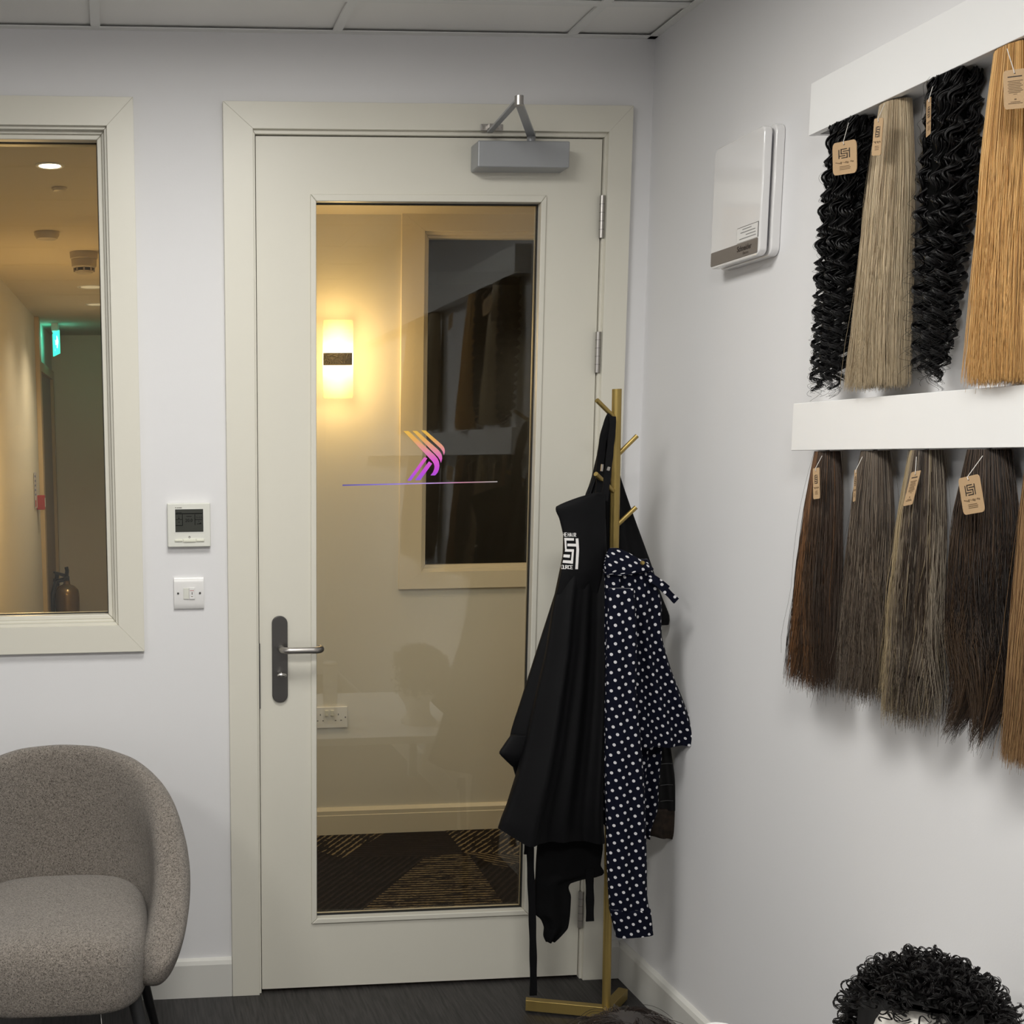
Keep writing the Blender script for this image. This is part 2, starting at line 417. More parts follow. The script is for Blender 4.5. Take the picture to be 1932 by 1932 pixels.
# black strips standing in for the shadow gap between leaf and frame
gap = MB().box(.3787, .3810, .015, .05, .008, 2.3222).box(1.2997, 1.3023, .015, .05, .008, 2.3222).box(.3787, 1.3023, .015, .05, 2.3197, 2.3223)
W(gap, 'shadow_gap', BLACKGAP, door)
for o in frame_ring((BX0, BX1, BZ0, BZ1), (GX0, GX1, GZ0, GZ1), LY0-.006, .028, 'glazing_bead', TRIM, None, .0025): keep_world(o, door)
for o in frame_ring((BX0, BX1, BZ0, BZ1), (GX0, GX1, GZ0, GZ1), .036, LY1+.006, 'glazing_bead', TRIM, None, .0025): keep_world(o, door)
for o in frame_ring((GX0-.008, GX1+.008, GZ0-.008, GZ1+.008), (GX0+.003, GX1-.003, GZ0+.003, GZ1-.003), .0275, .0365, 'gasket', BLACKGAP, None, 0): keep_world(o, door)
GY = .0300
pane = W(MB().box(GX0-.006, GX1+.006, GY, GY+.006, GZ0-.006, GZ1+.006), 'pane', GLASS, door)
# logo on the glass
def ramp_mat(name, stops, axis, lo, hi):
    m = bpy.data.materials.new(name); m.use_nodes = True; nt = m.node_tree; b = nt.nodes['Principled BSDF']; b.inputs['Roughness'].default_value = .5
    tc = nt.nodes.new('ShaderNodeTexCoord'); sp = nt.nodes.new('ShaderNodeSeparateXYZ'); nt.links.new(tc.outputs['Object'], sp.inputs[0])
    mp = nt.nodes.new('ShaderNodeMapRange'); mp.inputs[1].default_value = lo; mp.inputs[2].default_value = hi
    nt.links.new(sp.outputs[axis], mp.inputs[0])
    cr = nt.nodes.new('ShaderNodeValToRGB'); e = cr.color_ramp.elements
    for k, (p, c) in enumerate(stops):
        q = e[k] if k < 2 else e.new(p)
        q.position = p; q.color = (*c, 1)
    nt.links.new(mp.outputs[0], cr.inputs[0]); nt.links.new(cr.outputs[0], b.inputs['Base Color'])
    return m
def LG(x, y): p = onY(560+x/3.864, 780+y/3.864, GY-.0006); return (p[0], p[2])
zt, zb = LG(800, 124)[1], LG(800, 490)[1]
LOGO = ramp_mat('logo_gradient', [(0, (.36, .12, 1.0)), (1, (1.0, .62, .08)), (.18, (.72, .08, .95)), (.42, (.95, .14, .80)), (.62, (1.0, .38, .42)), (.82, (1.0, .52, .12))], 2, zb, zt)
xa, xb = LG(333, 524)[0], LG(1462, 497)[0]
LINE = ramp_mat('logo_line_gradient', [(0, (.12, .10, .45)), (1, (.65, .60, .62)), (.35, (.36, .26, .95)), (.55, (.60, .40, .95)), (.78, (.70, .30, .45))], 0, xa, xb)
def smooth_poly(pts, n=3):
    for _ in range(0): pass
    return pts
stripes = [
    [(777, 128), (815, 128), (1003, 302), (1025, 328), (1036, 352), (1040, 380), (1036, 408), (1026, 432), (1008, 452), (975, 452), (992, 430), (1002, 405), (1004, 385), (998, 364), (985, 345)],
    [(843, 127), (875, 127), (1028, 262), (1046, 282), (1057, 304), (1060, 330), (1051, 360), (1043, 338), (1028, 316), (1010, 297)],
    [(907, 124), (938, 124), (1056, 226), (1070, 242), (1078, 262), (1079, 284), (1072, 303), (1064, 278), (1048, 256)],
    [(930, 318), (952, 328), (832, 490), (805, 490)],
    [(963, 350), (987, 366), (900, 487), (862, 487)]]
for s_ in stripes:
    W(MB().prism([LG(*p) for p in s_], GY-.0008, GY-.0002), 'logo_stripe', LOGO, door)
W(MB().prism([LG(333, 519), LG(1462, 494), LG(1462, 501), LG(333, 529)], GY-.0008, GY-.0002), 'logo_line', LINE, door)

# lever handle on a long back plate
def HP(x, y, d=0.0): p = onY(400+x/7.43, 1130+y/7.43, LY0-d); return p
p0, p1 = HP(838, 240, .004), HP(1062, 1445, .004)
hx = (p0[0]+p1[0])/2; hw = (p1[0]-p0[0])/2
hand = MB().prism(rounded(hx-hw, hx+hw, p1[2], p0[2], hw*.98, 12), LY0-.008, LY0+.001)
hp = W(hand, 'door_handle', DSTEEL, door, bevel=.0015)
lz = HP(960, 690)[2]; l0 = HP(965, 690)[0]
yo = LY0-.055
l1 = onY(400+1545/7.43, 1130+690/7.43, yo)[0]
path = [(l0, LY0-.006, lz), (l0, yo+.022, lz)]
for i in range(1, 9):
    a = math.pi/2*i/8; path.append((l0+.022-.022*math.cos(a), yo+.022-.022*math.sin(a), lz))
for i in range(0, 9):
    a = math.pi/2*i/8; path.append((l1-.024+.024*math.sin(a), yo+.024-.024*math.cos(a), lz))
path.append((l1, LY0-.014, lz))
WP(MB().tube(path, .0092, 16).build('lever', STEEL, None, smooth='auto'), hp)
tx = HP(962, 1045)
WP(MB().tube([(tx[0], LY0-.006, tx[2]), (tx[0], LY0-.022, tx[2])], .006, 14).build('spindle', CHROME, None, smooth='auto'), hp)
tt = MB(); rings = []
for yy, rw, rh in ((LY0-.020, .009, .004), (LY0-.024, .0125, .006), (LY0-.031, .013, .0062), (LY0-.034, .011, .005)):
    rings.append([(tx[0]+rw*math.cos(a), yy, tx[2]+rh*math.sin(a)) for a in np.linspace(0, 2*math.pi, 20, endpoint=False)])
WP(tt.loft(rings).build('thumb_turn', CHROME, None, smooth=True), hp)
W(MB().box(LX0-.0012, LX0+.0004, .012, .034, .83, .99), 'lock_forend', DSTEEL, door)

# hinges
for (px0, py0, px1, py1) in ((1125.5, 369, 1137.5, 449), (1119, 626, 1131, 703), (1087.5, 1682, 1100.5, 1750)):
    a = onY((px0+px1)/2+.5, py0, -.006); b = onY((px0+px1)/2+.5, py1, -.006)
    hz0, hz1 = b[2], a[2]; hxx = 1.3008
    hg = W(MB().tube([(hxx, -.005, hz0), (hxx, -.005, hz1)], .0072, 14), 'hinge', STEEL, door, smooth='auto')
    for k in range(1, 5):
        z = hz0+(hz1-hz0)*k/5
        WP(MB().tube([(hxx, -.005, z-.0004), (hxx, -.005, z+.0004)], .00735, 14).build('knuckle_ring', BLACKMETAL, None), hg)
    WP(MB().box(hxx-.002, hxx+.002, -.003, .03, hz0, hz1).build('leaf_plate', STEEL, None), hg)

# door closer
def CP(x, y, Y): return onY(840+x/4.83, 150+y/4.83, Y)
cf = LY0-.068
c_l, c_r = CP(297, 700, cf)[0], CP(1136, 700, cf)[0]
c_t, c_b = CP(700, 556, cf)[2], CP(700, 800, cf)[2]
cl = W(MB().box(c_l, c_r, cf, LY0, c_b, c_t), 'door_closer', GREYMETAL, door, bevel=.004, seg=3)
sx = CP(784, 520, LY0-.035)[0]; zarm = c_t + .020
WP(MB().tube([(sx, LY0-.035, c_t), (sx, LY0-.035, zarm+.006)], .011, 16).build('spindle', GREYMETAL, None, smooth='auto'), cl)
E_ = onZ(840+672/4.83, 150+212/4.83, zarm); elbow = Vector(E_)
S0 = Vector((sx, LY0-.035, zarm)); B0 = Vector((*CP(405, 440, -.03)[:2], zarm+.002)); B0.z = zarm
def arm_bar(a, b, w0, w1, t, name):
    d = (b-a); d.z = 0; d.normalize(); n = Vector((-d.y, d.x, 0))
    poly = [a+n*w0, b+n*w1, b-n*w1, a-n*w0]
    return WP(MB().prism([(p.x, p.y) for p in poly], a.z-t/2, a.z+t/2, 'z').build(name, GREYMETAL, None, bevel=.001), cl)
S1 = S0.copy(); S1.z = zarm; 
arm_bar(S1, elbow, .011, .009, .006, 'main_arm')
e2 = elbow.copy(); e2.z += .008; b2 = B0.copy(); b2.z = e2.z
arm_bar(e2, b2, .008, .007, .006, 'forearm')
WP(MB().tube([(elbow.x, elbow.y, zarm-.006), (elbow.x, elbow.y, zarm+.015)], .0105, 18).build('elbow_pivot', STEEL, None, smooth='auto'), cl)
q0, q1 = CP(320, 407, -.019), CP(522, 470, -.019)
bk = WP(MB().box(q0[0], q1[0], -.022, -.0182, q1[2], q0[2]).build('arm_bracket', STEEL, None, bevel=.001), cl)
WP(MB().box((q0[0]+q1[0])/2-.012, (q0[0]+q1[0])/2+.010, -.040, -.021, q1[2]+.003, q0[2]-.003).build('bracket_lug', STEEL, None, bevel=.001), cl)
for xx in (q0[0]+.008, q1[0]-.010):
    WP(MB().tube([(xx, -.0215, (q0[2]+q1[2])/2), (xx, -.0245, (q0[2]+q1[2])/2)], .004, 12).build('screw', CHROME, None, smooth='auto'), cl)

# ------------------------------------------------------------------ room window
win = struct(empty('window_1', (-.66, 0, WZ0)), 'cream framed internal window beside the door')
RO = (WX0-.069, .0678, .989, 2.406); RI = (WX0, WX1, WZ0, WZ1)
for o in frame_ring(RO, RI, -.018, 0, 'casing', TRIM, None, .0008): keep_world(o, win)
def inset(r_, d): return (r_[0]+d, r_[1]-d, r_[2]+d, r_[3]-d)
for o in frame_ring(inset(RI, -.001), inset(RI, .007), -.006, T+.006, 'lining', TRIM, None, .0015): keep_world(o, win)
for o in frame_ring(inset(RI, .006), inset(RI, .014), .012, T-.012, 'stop', TRIM, None, .0025): keep_world(o, win)
for o in frame_ring(inset(RI, .013), inset(RI, .026), .020, .056, 'glazing_bead', TRIM, None, .003): keep_world(o, win)
for o in frame_ring(inset(RI, .013), inset(RI, .026), .066, T-.016, 'glazing_bead', TRIM, None, .003): keep_world(o, win)
for o in frame_ring(inset(RI, .020), inset(RI, .028), .0555, .0665, 'gasket', BLACKGAP, None, 0): keep_world(o, win)
W(MB().box(RI[0]+.02, RI[1]-.02, .058, .064, RI[2]+.02, RI[3]-.02), 'pane', GLASS, win)
for o in frame_ring(RO, RI, T, T+.018, 'casing', TRIM, None, .003): keep_world(o, win)

# ------------------------------------------------------------------ corridor
struct(MB().box(-2.2, 2.7, T*.5, 6.6, -.06, -.004).build('floor_corridor', mat('corridor_sub_floor', (.05, .045, .04), .9)))
struct(MB().box(-2.2, 2.7, T, 6.6, HC, HC+.06).build('ceiling_corridor', mat('corridor_ceiling_paint', (.62, .56, .46), .85, spec=.1)))
# opposite wall with window opening
def C2(px, py): return onY(px, py, YC)
c2l, c2t = C2(757, 403)[0], C2(900, 400)[2]; c2b = C2(860, 1109)[2]
i2l, i2t, i2b = C2(800, 437)[0], C2(900, 437.5)[2], C2(860, 1077)[2]
g2l, g2t, g2b = C2(803, 457)[0], C2(900, 457)[2], C2(860, 1060)[2]
w2r = 2.20
wc = MB().box(.17, i2l, YC, YC+.12, 0, HC).box(i2l, w2r, YC, YC+.12, 0, i2b).box(i2l, w2r, YC, YC+.12, i2t, HC).box(w2r, 2.7, YC, YC+.12, 0, HC)
wc.box(.17, .29, YC+.12, 6.4, 0, HC)
struct(wc.build('wall_corridor', CORR))
struct(MB().box(2.58, 2.7, T, YC, 0, HC).build('wall_corridor_side', CORR))
# left wall of the long corridor (slightly off square) and its end wall
lw0, lw1 = onZ(0, 524, HC), onZ(95, 632, HC)
sl = (lw1[0]-lw0[0])/(lw1[1]-lw0[1])
def LWX(y): return lw0[0]+sl*(y-lw0[1])
YE = lw1[1]+.03
struct(MB().prism([(LWX(T), T), (LWX(YE), YE), (LWX(YE)-.12, YE), (LWX(T)-.12, T)], 0, HC, 'z').build('wall_corridor_left', CORR))
struct(MB().box(-.8, .4, YE, YE+.12, 0, HC).build('wall_corridor_end', mat('corridor_end_lightened', (.86, .80, .70), .75, spec=.2)))  # paler than the other corridor walls: missing light put into the colour
# skirting opposite the door
b2 = C2(700, 1521)[2]
sk2 = MB().prism([(YC, -.004), (YC-.018, -.004), (YC-.018, b2-.030), (YC-.016, b2-.028), (YC-.016, b2-.012), (YC-.006, b2), (YC, b2)], .17, 2.58, 'x')
struct(sk2.build('baseboard_corridor', mat('corridor_skirting_paint', (.72, .66, .54), .4)))
# carpet made of angled pieces
cp = struct(empty('floor_carpet', (.9, .8, 0)), 'dark patterned corridor carpet')
CM = {'d1': carpet_mat('carpet_dark_a', 4, False), 'd2': carpet_mat('carpet_dark_b', -55, False, (.012, .010, .011)), 'd3': carpet_mat('carpet_dark_c', -60, False, (.014, .011, .012)),
      'g1': carpet_mat('carpet_gold_a', -58, True), 'g2': carpet_mat('carpet_gold_b', 2, True), 'g3': carpet_mat('carpet_gold_c', 40, True), 'g4': carpet_mat('carpet_gold_d', -52, True)}
def KP(x, y): p = onZ(560+x/3.864, 1250+y/3.864, 0); return (p[0], p[1])
PCN = [0]
def piece(pts, key, z=.002):
    PCN[0] += 1; z = .0015+.0004*PCN[0]
    keep_world(MB().prism(pts, -.004, z, 'z').build('carpet_piece', CM[key], None), cp)
yb = YC-.019; yf = T*.5
def KB(x): p = KP(x, 1240); return (p[0], yb)
bl = (.18, yb)
A_ = (KP(640, 1245)[0], yb); B_ = (KP(1085, 1230)[0], yb)
P1 = KP(330, 1430); P2 = KP(1215, 1390); P3 = KP(945, 1420); P4 = KP(1250, 1400)
L0 = KP(145, 1375); L1 = KP(145, 1500)
FL = KP(540, 1760); FR = KP(1490, 1740)
def ext(p, q, y): t = (y-p[1])/(q[1]-p[1]); return (p[0]+(q[0]-p[0])*t, y)
FLe, FRe = ext(P3, FL, yf), ext(P4, FR, yf)
Lx = (.17, L0[1]-.06); Lx2 = (.17, L1[1]-.05)
piece([(.17, yb), A_, P1, L0, Lx], 'g1')
piece([A_, B_, P2, P4, P3, P1], 'd1')
piece([Lx, L0, P1, L1, Lx2], 'd3')
piece([Lx2, L1, P1, P3, FLe, (.17, yf)], 'd2')
piece([P3, P4, FRe, FLe], 'g2')
RG = (2.58, yb); RP = KP(1640, 1410)
piece([B_, RG, (2.58, RP[1]-.05), RP, P2], 'g4')
R2 = KP(1500, 1510); R3 = KP(1640, 1460)
piece([P2, RP, R3, R2, P4], 'g3')
piece([RP, (2.58, RP[1]-.05), (2.58, yf), FRe, P4, R2, R3], 'd2')
# remaining corridor floor
piece([(-2.2, yf), (.17, yf), (.17, 6.4), (-2.2, 6.4)], 'd1')

# window in the opposite wall
w2 = struct(empty('window_2', (c2l, YC, c2b)), 'cream framed dark window across the corridor')
CTRIM = mat('corridor_trim_paint', (.74, .67, .54), .4)
ro2 = (c2l, w2r+.1, c2b, c2t); ri2 = (i2l, w2r, i2b, i2t)
for o in frame_ring(ro2, ri2, YC-.018, YC, 'casing', CTRIM, None, .0008): keep_world(o, w2)
for o in frame_ring((i2l-.001, w2r, i2b-.001, i2t+.001), (i2l+.012, w2r-.012, i2b+.012, i2t-.012), YC-.004, YC+.12, 'lining', CTRIM, None, .002): keep_world(o, w2)
for o in frame_ring((i2l+.011, w2r-.011, i2b+.011, i2t-.011), (i2l+.022, w2r-.022, i2b+.024, i2t-.022), YC+.012, YC+.05, 'glazing_bead', CTRIM, None, .002): keep_world(o, w2)
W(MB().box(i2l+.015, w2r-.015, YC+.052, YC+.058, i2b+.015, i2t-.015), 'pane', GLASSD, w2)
# the unlit room behind it
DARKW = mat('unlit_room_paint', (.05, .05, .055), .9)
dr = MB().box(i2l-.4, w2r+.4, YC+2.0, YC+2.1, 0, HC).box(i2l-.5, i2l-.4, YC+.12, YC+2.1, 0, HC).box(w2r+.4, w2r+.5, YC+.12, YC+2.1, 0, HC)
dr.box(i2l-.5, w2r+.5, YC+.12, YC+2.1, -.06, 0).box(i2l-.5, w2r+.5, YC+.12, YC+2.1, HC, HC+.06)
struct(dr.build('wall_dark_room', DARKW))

# wall sconce
def sconce(px0, px1, py0, py1, yw, lab):
    a, b = onY(px0, py0, yw-.05), onY(px1, py1, yw-.05)
    x0, x1, z1, z0 = a[0], b[0], a[2], b[2]; xc, zc = (x0+x1)/2, (z0+z1)/2
    e = empty('wall_sconce', (xc, yw, zc)); tag(e, lab, 'wall light')
    m = bpy.data.materials.new('lit_frosted_acrylic'); m.use_nodes = True; nt = m.node_tree; bs = nt.nodes['Principled BSDF']
    bs.inputs['Base Color'].default_value = (.42, .36, .26, 1); bs.inputs['Roughness'].default_value = .4
    tc = nt.nodes.new('ShaderNodeTexCoord'); sp = nt.nodes.new('ShaderNodeSeparateXYZ'); nt.links.new(tc.outputs['Object'], sp.inputs[0])
    sb = nt.nodes.new('ShaderNodeMath'); sb.operation = 'SUBTRACT'; sb.inputs[1].default_value = zc; nt.links.new(sp.outputs[2], sb.inputs[0])
    ab = nt.nodes.new('ShaderNodeMath'); ab.operation = 'ABSOLUTE'; nt.links.new(sb.outputs[0], ab.inputs[0])
    mp = nt.nodes.new('ShaderNodeMapRange'); mp.inputs[1].default_value = .02; mp.inputs[2].default_value = .15; mp.inputs[3].default_value = 1; mp.inputs[4].default_value = 0
    nt.links.new(ab.outputs[0], mp.inputs[0])
    pw = nt.nodes.new('ShaderNodeMath'); pw.operation = 'POWER'; pw.inputs[1].default_value = 2.6; nt.links.new(mp.outputs[0], pw.inputs[0])
    ma = nt.nodes.new('ShaderNodeMath'); ma.operation = 'MULTIPLY_ADD'; ma.inputs[1].default_value = 6.5; ma.inputs[2].default_value = .10; nt.links.new(pw.outputs[0], ma.inputs[0])
    bs.inputs['Emission Color'].default_value = (1, .78, .42, 1); nt.links.new(ma.outputs[0], bs.inputs['Emission Strength'])
    tr_ = nt.nodes.new('ShaderNodeBsdfTransparent'); mxs = nt.nodes.new('ShaderNodeMixShader'); mxs.inputs[0].default_value = .36
    nt.links.new(tr_.outputs[0], mxs.inputs[1]); nt.links.new(bs.outputs[0], mxs.inputs[2]); nt.links.new(mxs.outputs[0], nt.nodes['Material Output'].inputs[0])
    W(MB().prism(rounded(x0, x1, z0, z1, .008, 5), yw-.054, yw-.046), 'shade', m, e, bevel=.0015)
    ba = onY(px0+1, 666, yw-.056); bb = onY(px1-2, 689, yw-.056)
    W(MB().box(ba[0], bb[0], yw-.062, yw-.054, bb[2], ba[2]), 'band', mat('hammered_black', (.02, .017, .012), .35, .6, bump=(180, .8, .004)), e, bevel=.001)
    W(MB().box(xc-.035, xc+.035, yw-.046, yw-.0005, zc-.02, zc+.02), 'bracket', DARKPLASTIC, e)
    for dz in (.045, -.045):
        point_light('sconce_lamp', (xc, yw-.12, zc+dz*2), 3.4, (1, .64, .25), .05)
    return e
sconce(609, 666, 603, 752, YC, 'lit rectangular wall sconce with a dark centre band')

# double socket
def socket():
    a, b = onY(560+370/3.864, 1250+320/3.864, YC-.01), onY(560+370/3.864, 1250+475/3.864, YC-.01)
    x1, z1, z0 = a[0], a[2], b[2]; x0 = x1-.146
    e = empty('double_socket', ((x0+x1)/2, YC, z0)); tag(e, 'white double electrical socket on the corridor wall', 'socket')
    W(MB().box(x0, x1, YC-.011, YC-.0005, z0, z1), 'plate', WPLASTIC, e, bevel=.003, seg=3)
    zc = (z0+z1)/2
    for k, sxx in enumerate((x0+.037, x1-.037)):
        for dx, dz, ww, hh in ((0, .012, .003, .007), (-.011, -.012, .006, .003), (.011, -.012, .006, .003)):
            W(MB().box(sxx+dx-ww/2, sxx+dx+ww/2, YC-.0116, YC-.0105, zc+dz-hh/2, zc+dz+hh/2), 'pin_slot', DARKPLASTIC, e)
    for dx in (-.011, .011):
        W(MB().box((x0+x1)/2+dx-.0065, (x0+x1)/2+dx+.0065, YC-.019, YC-.010, zc+.008, zc+.030), 'switch_rocker', IVORY, e, bevel=.001)
    for xx in (x0+.009, x1-.009):
        W(MB().tube([(xx, YC-.0105, zc), (xx, YC-.0125, zc)], .003, 10), 'screw', DSTEEL, e)
socket()

# items in the long corridor, seen through the left window
def downlight(px, py, r_, lab, on, lamp=26):
    p = onZ(px, py, HC); e = empty('downlight', tuple(p)); tag(e, lab, 'ceiling light', 'recessed corridor downlights')
    rings = []
    for rr, z in ((r_*.72, HC+.006), (r_*.78, HC-.003), (r_*.95, HC-.004), (r_, HC-.0005)):
        rings.append([(p[0]+rr*math.cos(a), p[1]+rr*math.sin(a), z) for a in np.linspace(0, 2*math.pi, 28, endpoint=False)])
    W(MB().loft(rings, cap0=False, cap1=False), 'bezel', WPLASTIC, e, smooth=True)
    m = mat('lit_downlight', (1, 1, 1), .5, emit=((1, .86, .62), 9.0)) if on else mat('dim_downlight', (.7, .68, .6), .4, emit=((1, .8, .5), .35))
    W(MB().tube([(p[0], p[1], HC-.0025), (p[0], p[1], HC-.0005)], r_*.72, 28), 'lens', m, e, smooth='auto')
    if lamp: spot_light('downlight_lamp', (p[0], p[1], HC-.006), lamp, WARM, 130, .9, .03)
downlight(94, 312, .045, 'brightly lit round downlight in the corridor ceiling nearest the window', True)
downlight(172, 541, .075, 'dim round ceiling fitting far down the corridor, half hidden by the window frame', False, 22)
downlight(180, 574, .06, 'farthest small round ceiling fitting in the corridor', False, 45)
def disc(px, py, r_, h, lab, name, m):
    p = onZ(px, py, HC); e = empty(name, tuple(p)); tag(e, lab, 'detector')
    rings = []
    for rr, z in ((r_, HC-.0005), (r_, HC-h*.4), (r_*.8, HC-h*.9), (r_*.6, HC-h)):
        rings.append([(p[0]+rr*math.cos(a), p[1]+rr*math.sin(a), z) for a in np.linspace(0, 2*math.pi, 24, endpoint=False)])
    W(MB().loft(rings), 'body', m, e, smooth='auto'); return e, p
disc(112, 354, .026, .012, 'small flat round sensor on the corridor ceiling beyond the bright downlight', 'ceiling_sensor', mat('sensor_plastic', (.55, .48, .38), .4))
e, p = disc(88, 438, .05, .030, 'pale round ceiling sensor between the bright downlight and the smoke detector', 'ceiling_sensor', mat('sensor_plastic_pale', (.60, .53, .43), .4))
# smoke detector
ps = onZ(158, 476, HC); sd = empty('smoke_detector', tuple(ps)); tag(sd, 'grey white smoke detector hanging from the corridor ceiling', 'smoke detector')
SDM = mat('detector_plastic', (.42, .38, .34), .5)
def ringz(c, r_, z, n=28): return [(c[0]+r_*math.cos(a), c[1]+r_*math.sin(a), z) for a in np.linspace(0, 2*math.pi, n, endpoint=False)]
W(MB().loft([ringz(ps, .062, HC-.0005), ringz(ps, .060, HC-.028), ringz(ps, .054, HC-.032)]), 'base', SDM, sd, smooth='auto')
W(MB().loft([ringz(ps, .056, HC-.032), ringz(ps, .054, HC-.062), ringz(ps, .045, HC-.068)]), 'body', SDM, sd, smooth='auto')
W(MB().loft([ringz(ps, .044, HC-.066), ringz(ps, .040, HC-.080)]), 'grille', DARKPLASTIC, sd, smooth='auto')
for k in range(8):
    a = 2*math.pi*k/8
    W(MB().box(ps[0]+.043*math.cos(a)-.004, ps[0]+.043*math.cos(a)+.004, ps[1]+.043*math.sin(a)-.004, ps[1]+.043*math.sin(a)+.004, HC-.084, HC-.064), 'grille_rib', SDM, sd)
W(MB().loft([ringz(ps, .042, HC-.080), ringz(ps, .034, HC-.090)]), 'cap', SDM, sd, smooth='auto')
# exit sign
y_s = lw0[1] + .62*(lw1[1]-lw0[1])
pe = onZ(104, 612, HC); 
ye = pe[1]; xe = LWX(ye)
ex = empty('exit_sign', tuple(pe)); tag(ex, 'glowing green exit sign hanging from the corridor ceiling', 'exit sign')
W(MB().box(pe[0]-.022, pe[0]+.022, ye-.10, ye+.10, HC-.05, HC-.0005), 'housing', WPLASTIC, ex, bevel=.003)
SIGNM = mat('lit_green_sign', (.02, .5, .35), .4, emit=((.06, .95, .66), 1.5))
W(MB().prism([(pe[0]+.026, ye-.13), (pe[0]+.034, ye-.13), (pe[0]-.018, ye+.13), (pe[0]-.026, ye+.13)], HC-.20, HC-.05, 'z'), 'sign_plate', SIGNM, ex)
SIGNW = mat('lit_white_mark', (.9, .95, .9), .4, emit=((.8, 1, .95), 2.5))
def sgx(y): return pe[0]+.004-(y-ye)*.169
def sign_mark(pts, name):
    mb = MB(); mb.loft([[(sgx(y)+.0052, y, z) for y, z in pts], [(sgx(y)-.0052, y, z) for y, z in pts]]); W(mb, name, SIGNW, ex)
sign_mark([(ye-.11, HC-.12), (ye-.06, HC-.08), (ye-.06, HC-.105), (ye+.0, HC-.105), (ye+.0, HC-.135), (ye-.06, HC-.135), (ye-.06, HC-.16)], 'arrow')
sign_mark([(ye+.03, HC-.17), (ye+.05, HC-.12), (ye+.03, HC-.10), (ye+.06, HC-.085), (ye+.08, HC-.10), (ye+.10, HC-.16), (ye+.08, HC-.16), (ye+.07, HC-.13), (ye+.05, HC-.175)], 'running_figure')
area_light('exit_sign_lamp', (pe[0]-.02, ye-.0, HC-.08), .2, .10, (.10, 1, .75), (math.radians(180), 0, 0), .05)
# door in the left corridor wall
def onLW(px, py):
    d = ray(px, py)
    # plane x = LWX(y)
    t = (lw0[0]+sl*(CAM[1]-lw0[1])-CAM[0])/(d[0]-sl*d[1]); return CAM+d*t
dA, dB = onLW(70, 700), onLW(93, 735)
d2 = struct(empty('door_2', (LWX(dA[1]), dA[1], 0)), 'doorway in the corridor side wall')
DWD = mat('corridor_door_frame', (.60, .46, .27), .5)
def lwbox(y0, y1, o0, o1, z0, z1, name, m):
    pts = [(LWX(y0)+o0, y0), (LWX(y1)+o0, y1), (LWX(y1)+o1, y1), (LWX(y0)+o1, y0)]
    return keep_world(MB().prism(pts, z0, z1, 'z').build(name, m, None, bevel=.002), d2)
dz = dA[2]; dy0, dy1 = dA[1], min(dB[1], YE-.12)
lwbox(dy0-.10, dy0, 0, .028, 0, HC-.002, 'casing', DWD)
lwbox(dy1, dy1+.09, 0, .028, 0, dz+.06, 'casing', DWD)
lwbox(dy0, dy1, 0, .028, dz, dz+.06, 'casing', DWD)
lwbox(dy0, dy1, .0, .008, 0.004, dz, 'leaf', mat('corridor_door_leaf', (.34, .26, .17), .5))
# fire call point with notice
cpt = onLW(70, 948); e = empty('fire_call_point', (LWX(cpt[1]), cpt[1], cpt[2])); tag(e, 'small red fire call point on the corridor wall below a notice', 'call point')
yy = cpt[1]
W(MB().box(LWX(yy), LWX(yy)+.05, yy-.045, yy+.045, cpt[2]-.045, cpt[2]+.045), 'housing', mat('red_plastic', (.35, .02, .02), .4), e, bevel=.004)
W(MB().box(LWX(yy)+.05, LWX(yy)+.052, yy-.028, yy+.028, cpt[2]-.028, cpt[2]+.028), 'press_panel', WPLASTIC, e)
npnt = onLW(66, 925); e = empty('notice', (LWX(npnt[1]), npnt[1], npnt[2])); tag(e, 'blue and white instruction notice with a red foot on the corridor wall', 'notice')
yy = npnt[1]; nx = LWX(yy)
W(MB().prism([(nx+.001, yy-.075), (LWX(yy+.15)+.001, yy+.075), (LWX(yy+.15)+.004, yy+.075), (nx+.004, yy-.075)], npnt[2]-.11, npnt[2]+.11, 'z'), 'sheet', mat('notice_white', (.60, .58, .60), .5), e)
for k in range(5):
    W(MB().box(nx+.0045, nx+.0065, yy-.06, yy+.06, npnt[2]+.08-k*.028, npnt[2]+.092-k*.028), 'print_line', mat('notice_blue', (.06, .10, .30), .5), e)
W(MB().box(nx+.0045, nx+.0065, yy-.07, yy+.07, npnt[2]-.10, npnt[2]-.06), 'red_band', mat('notice_red', (.40, .03, .03), .5), e)
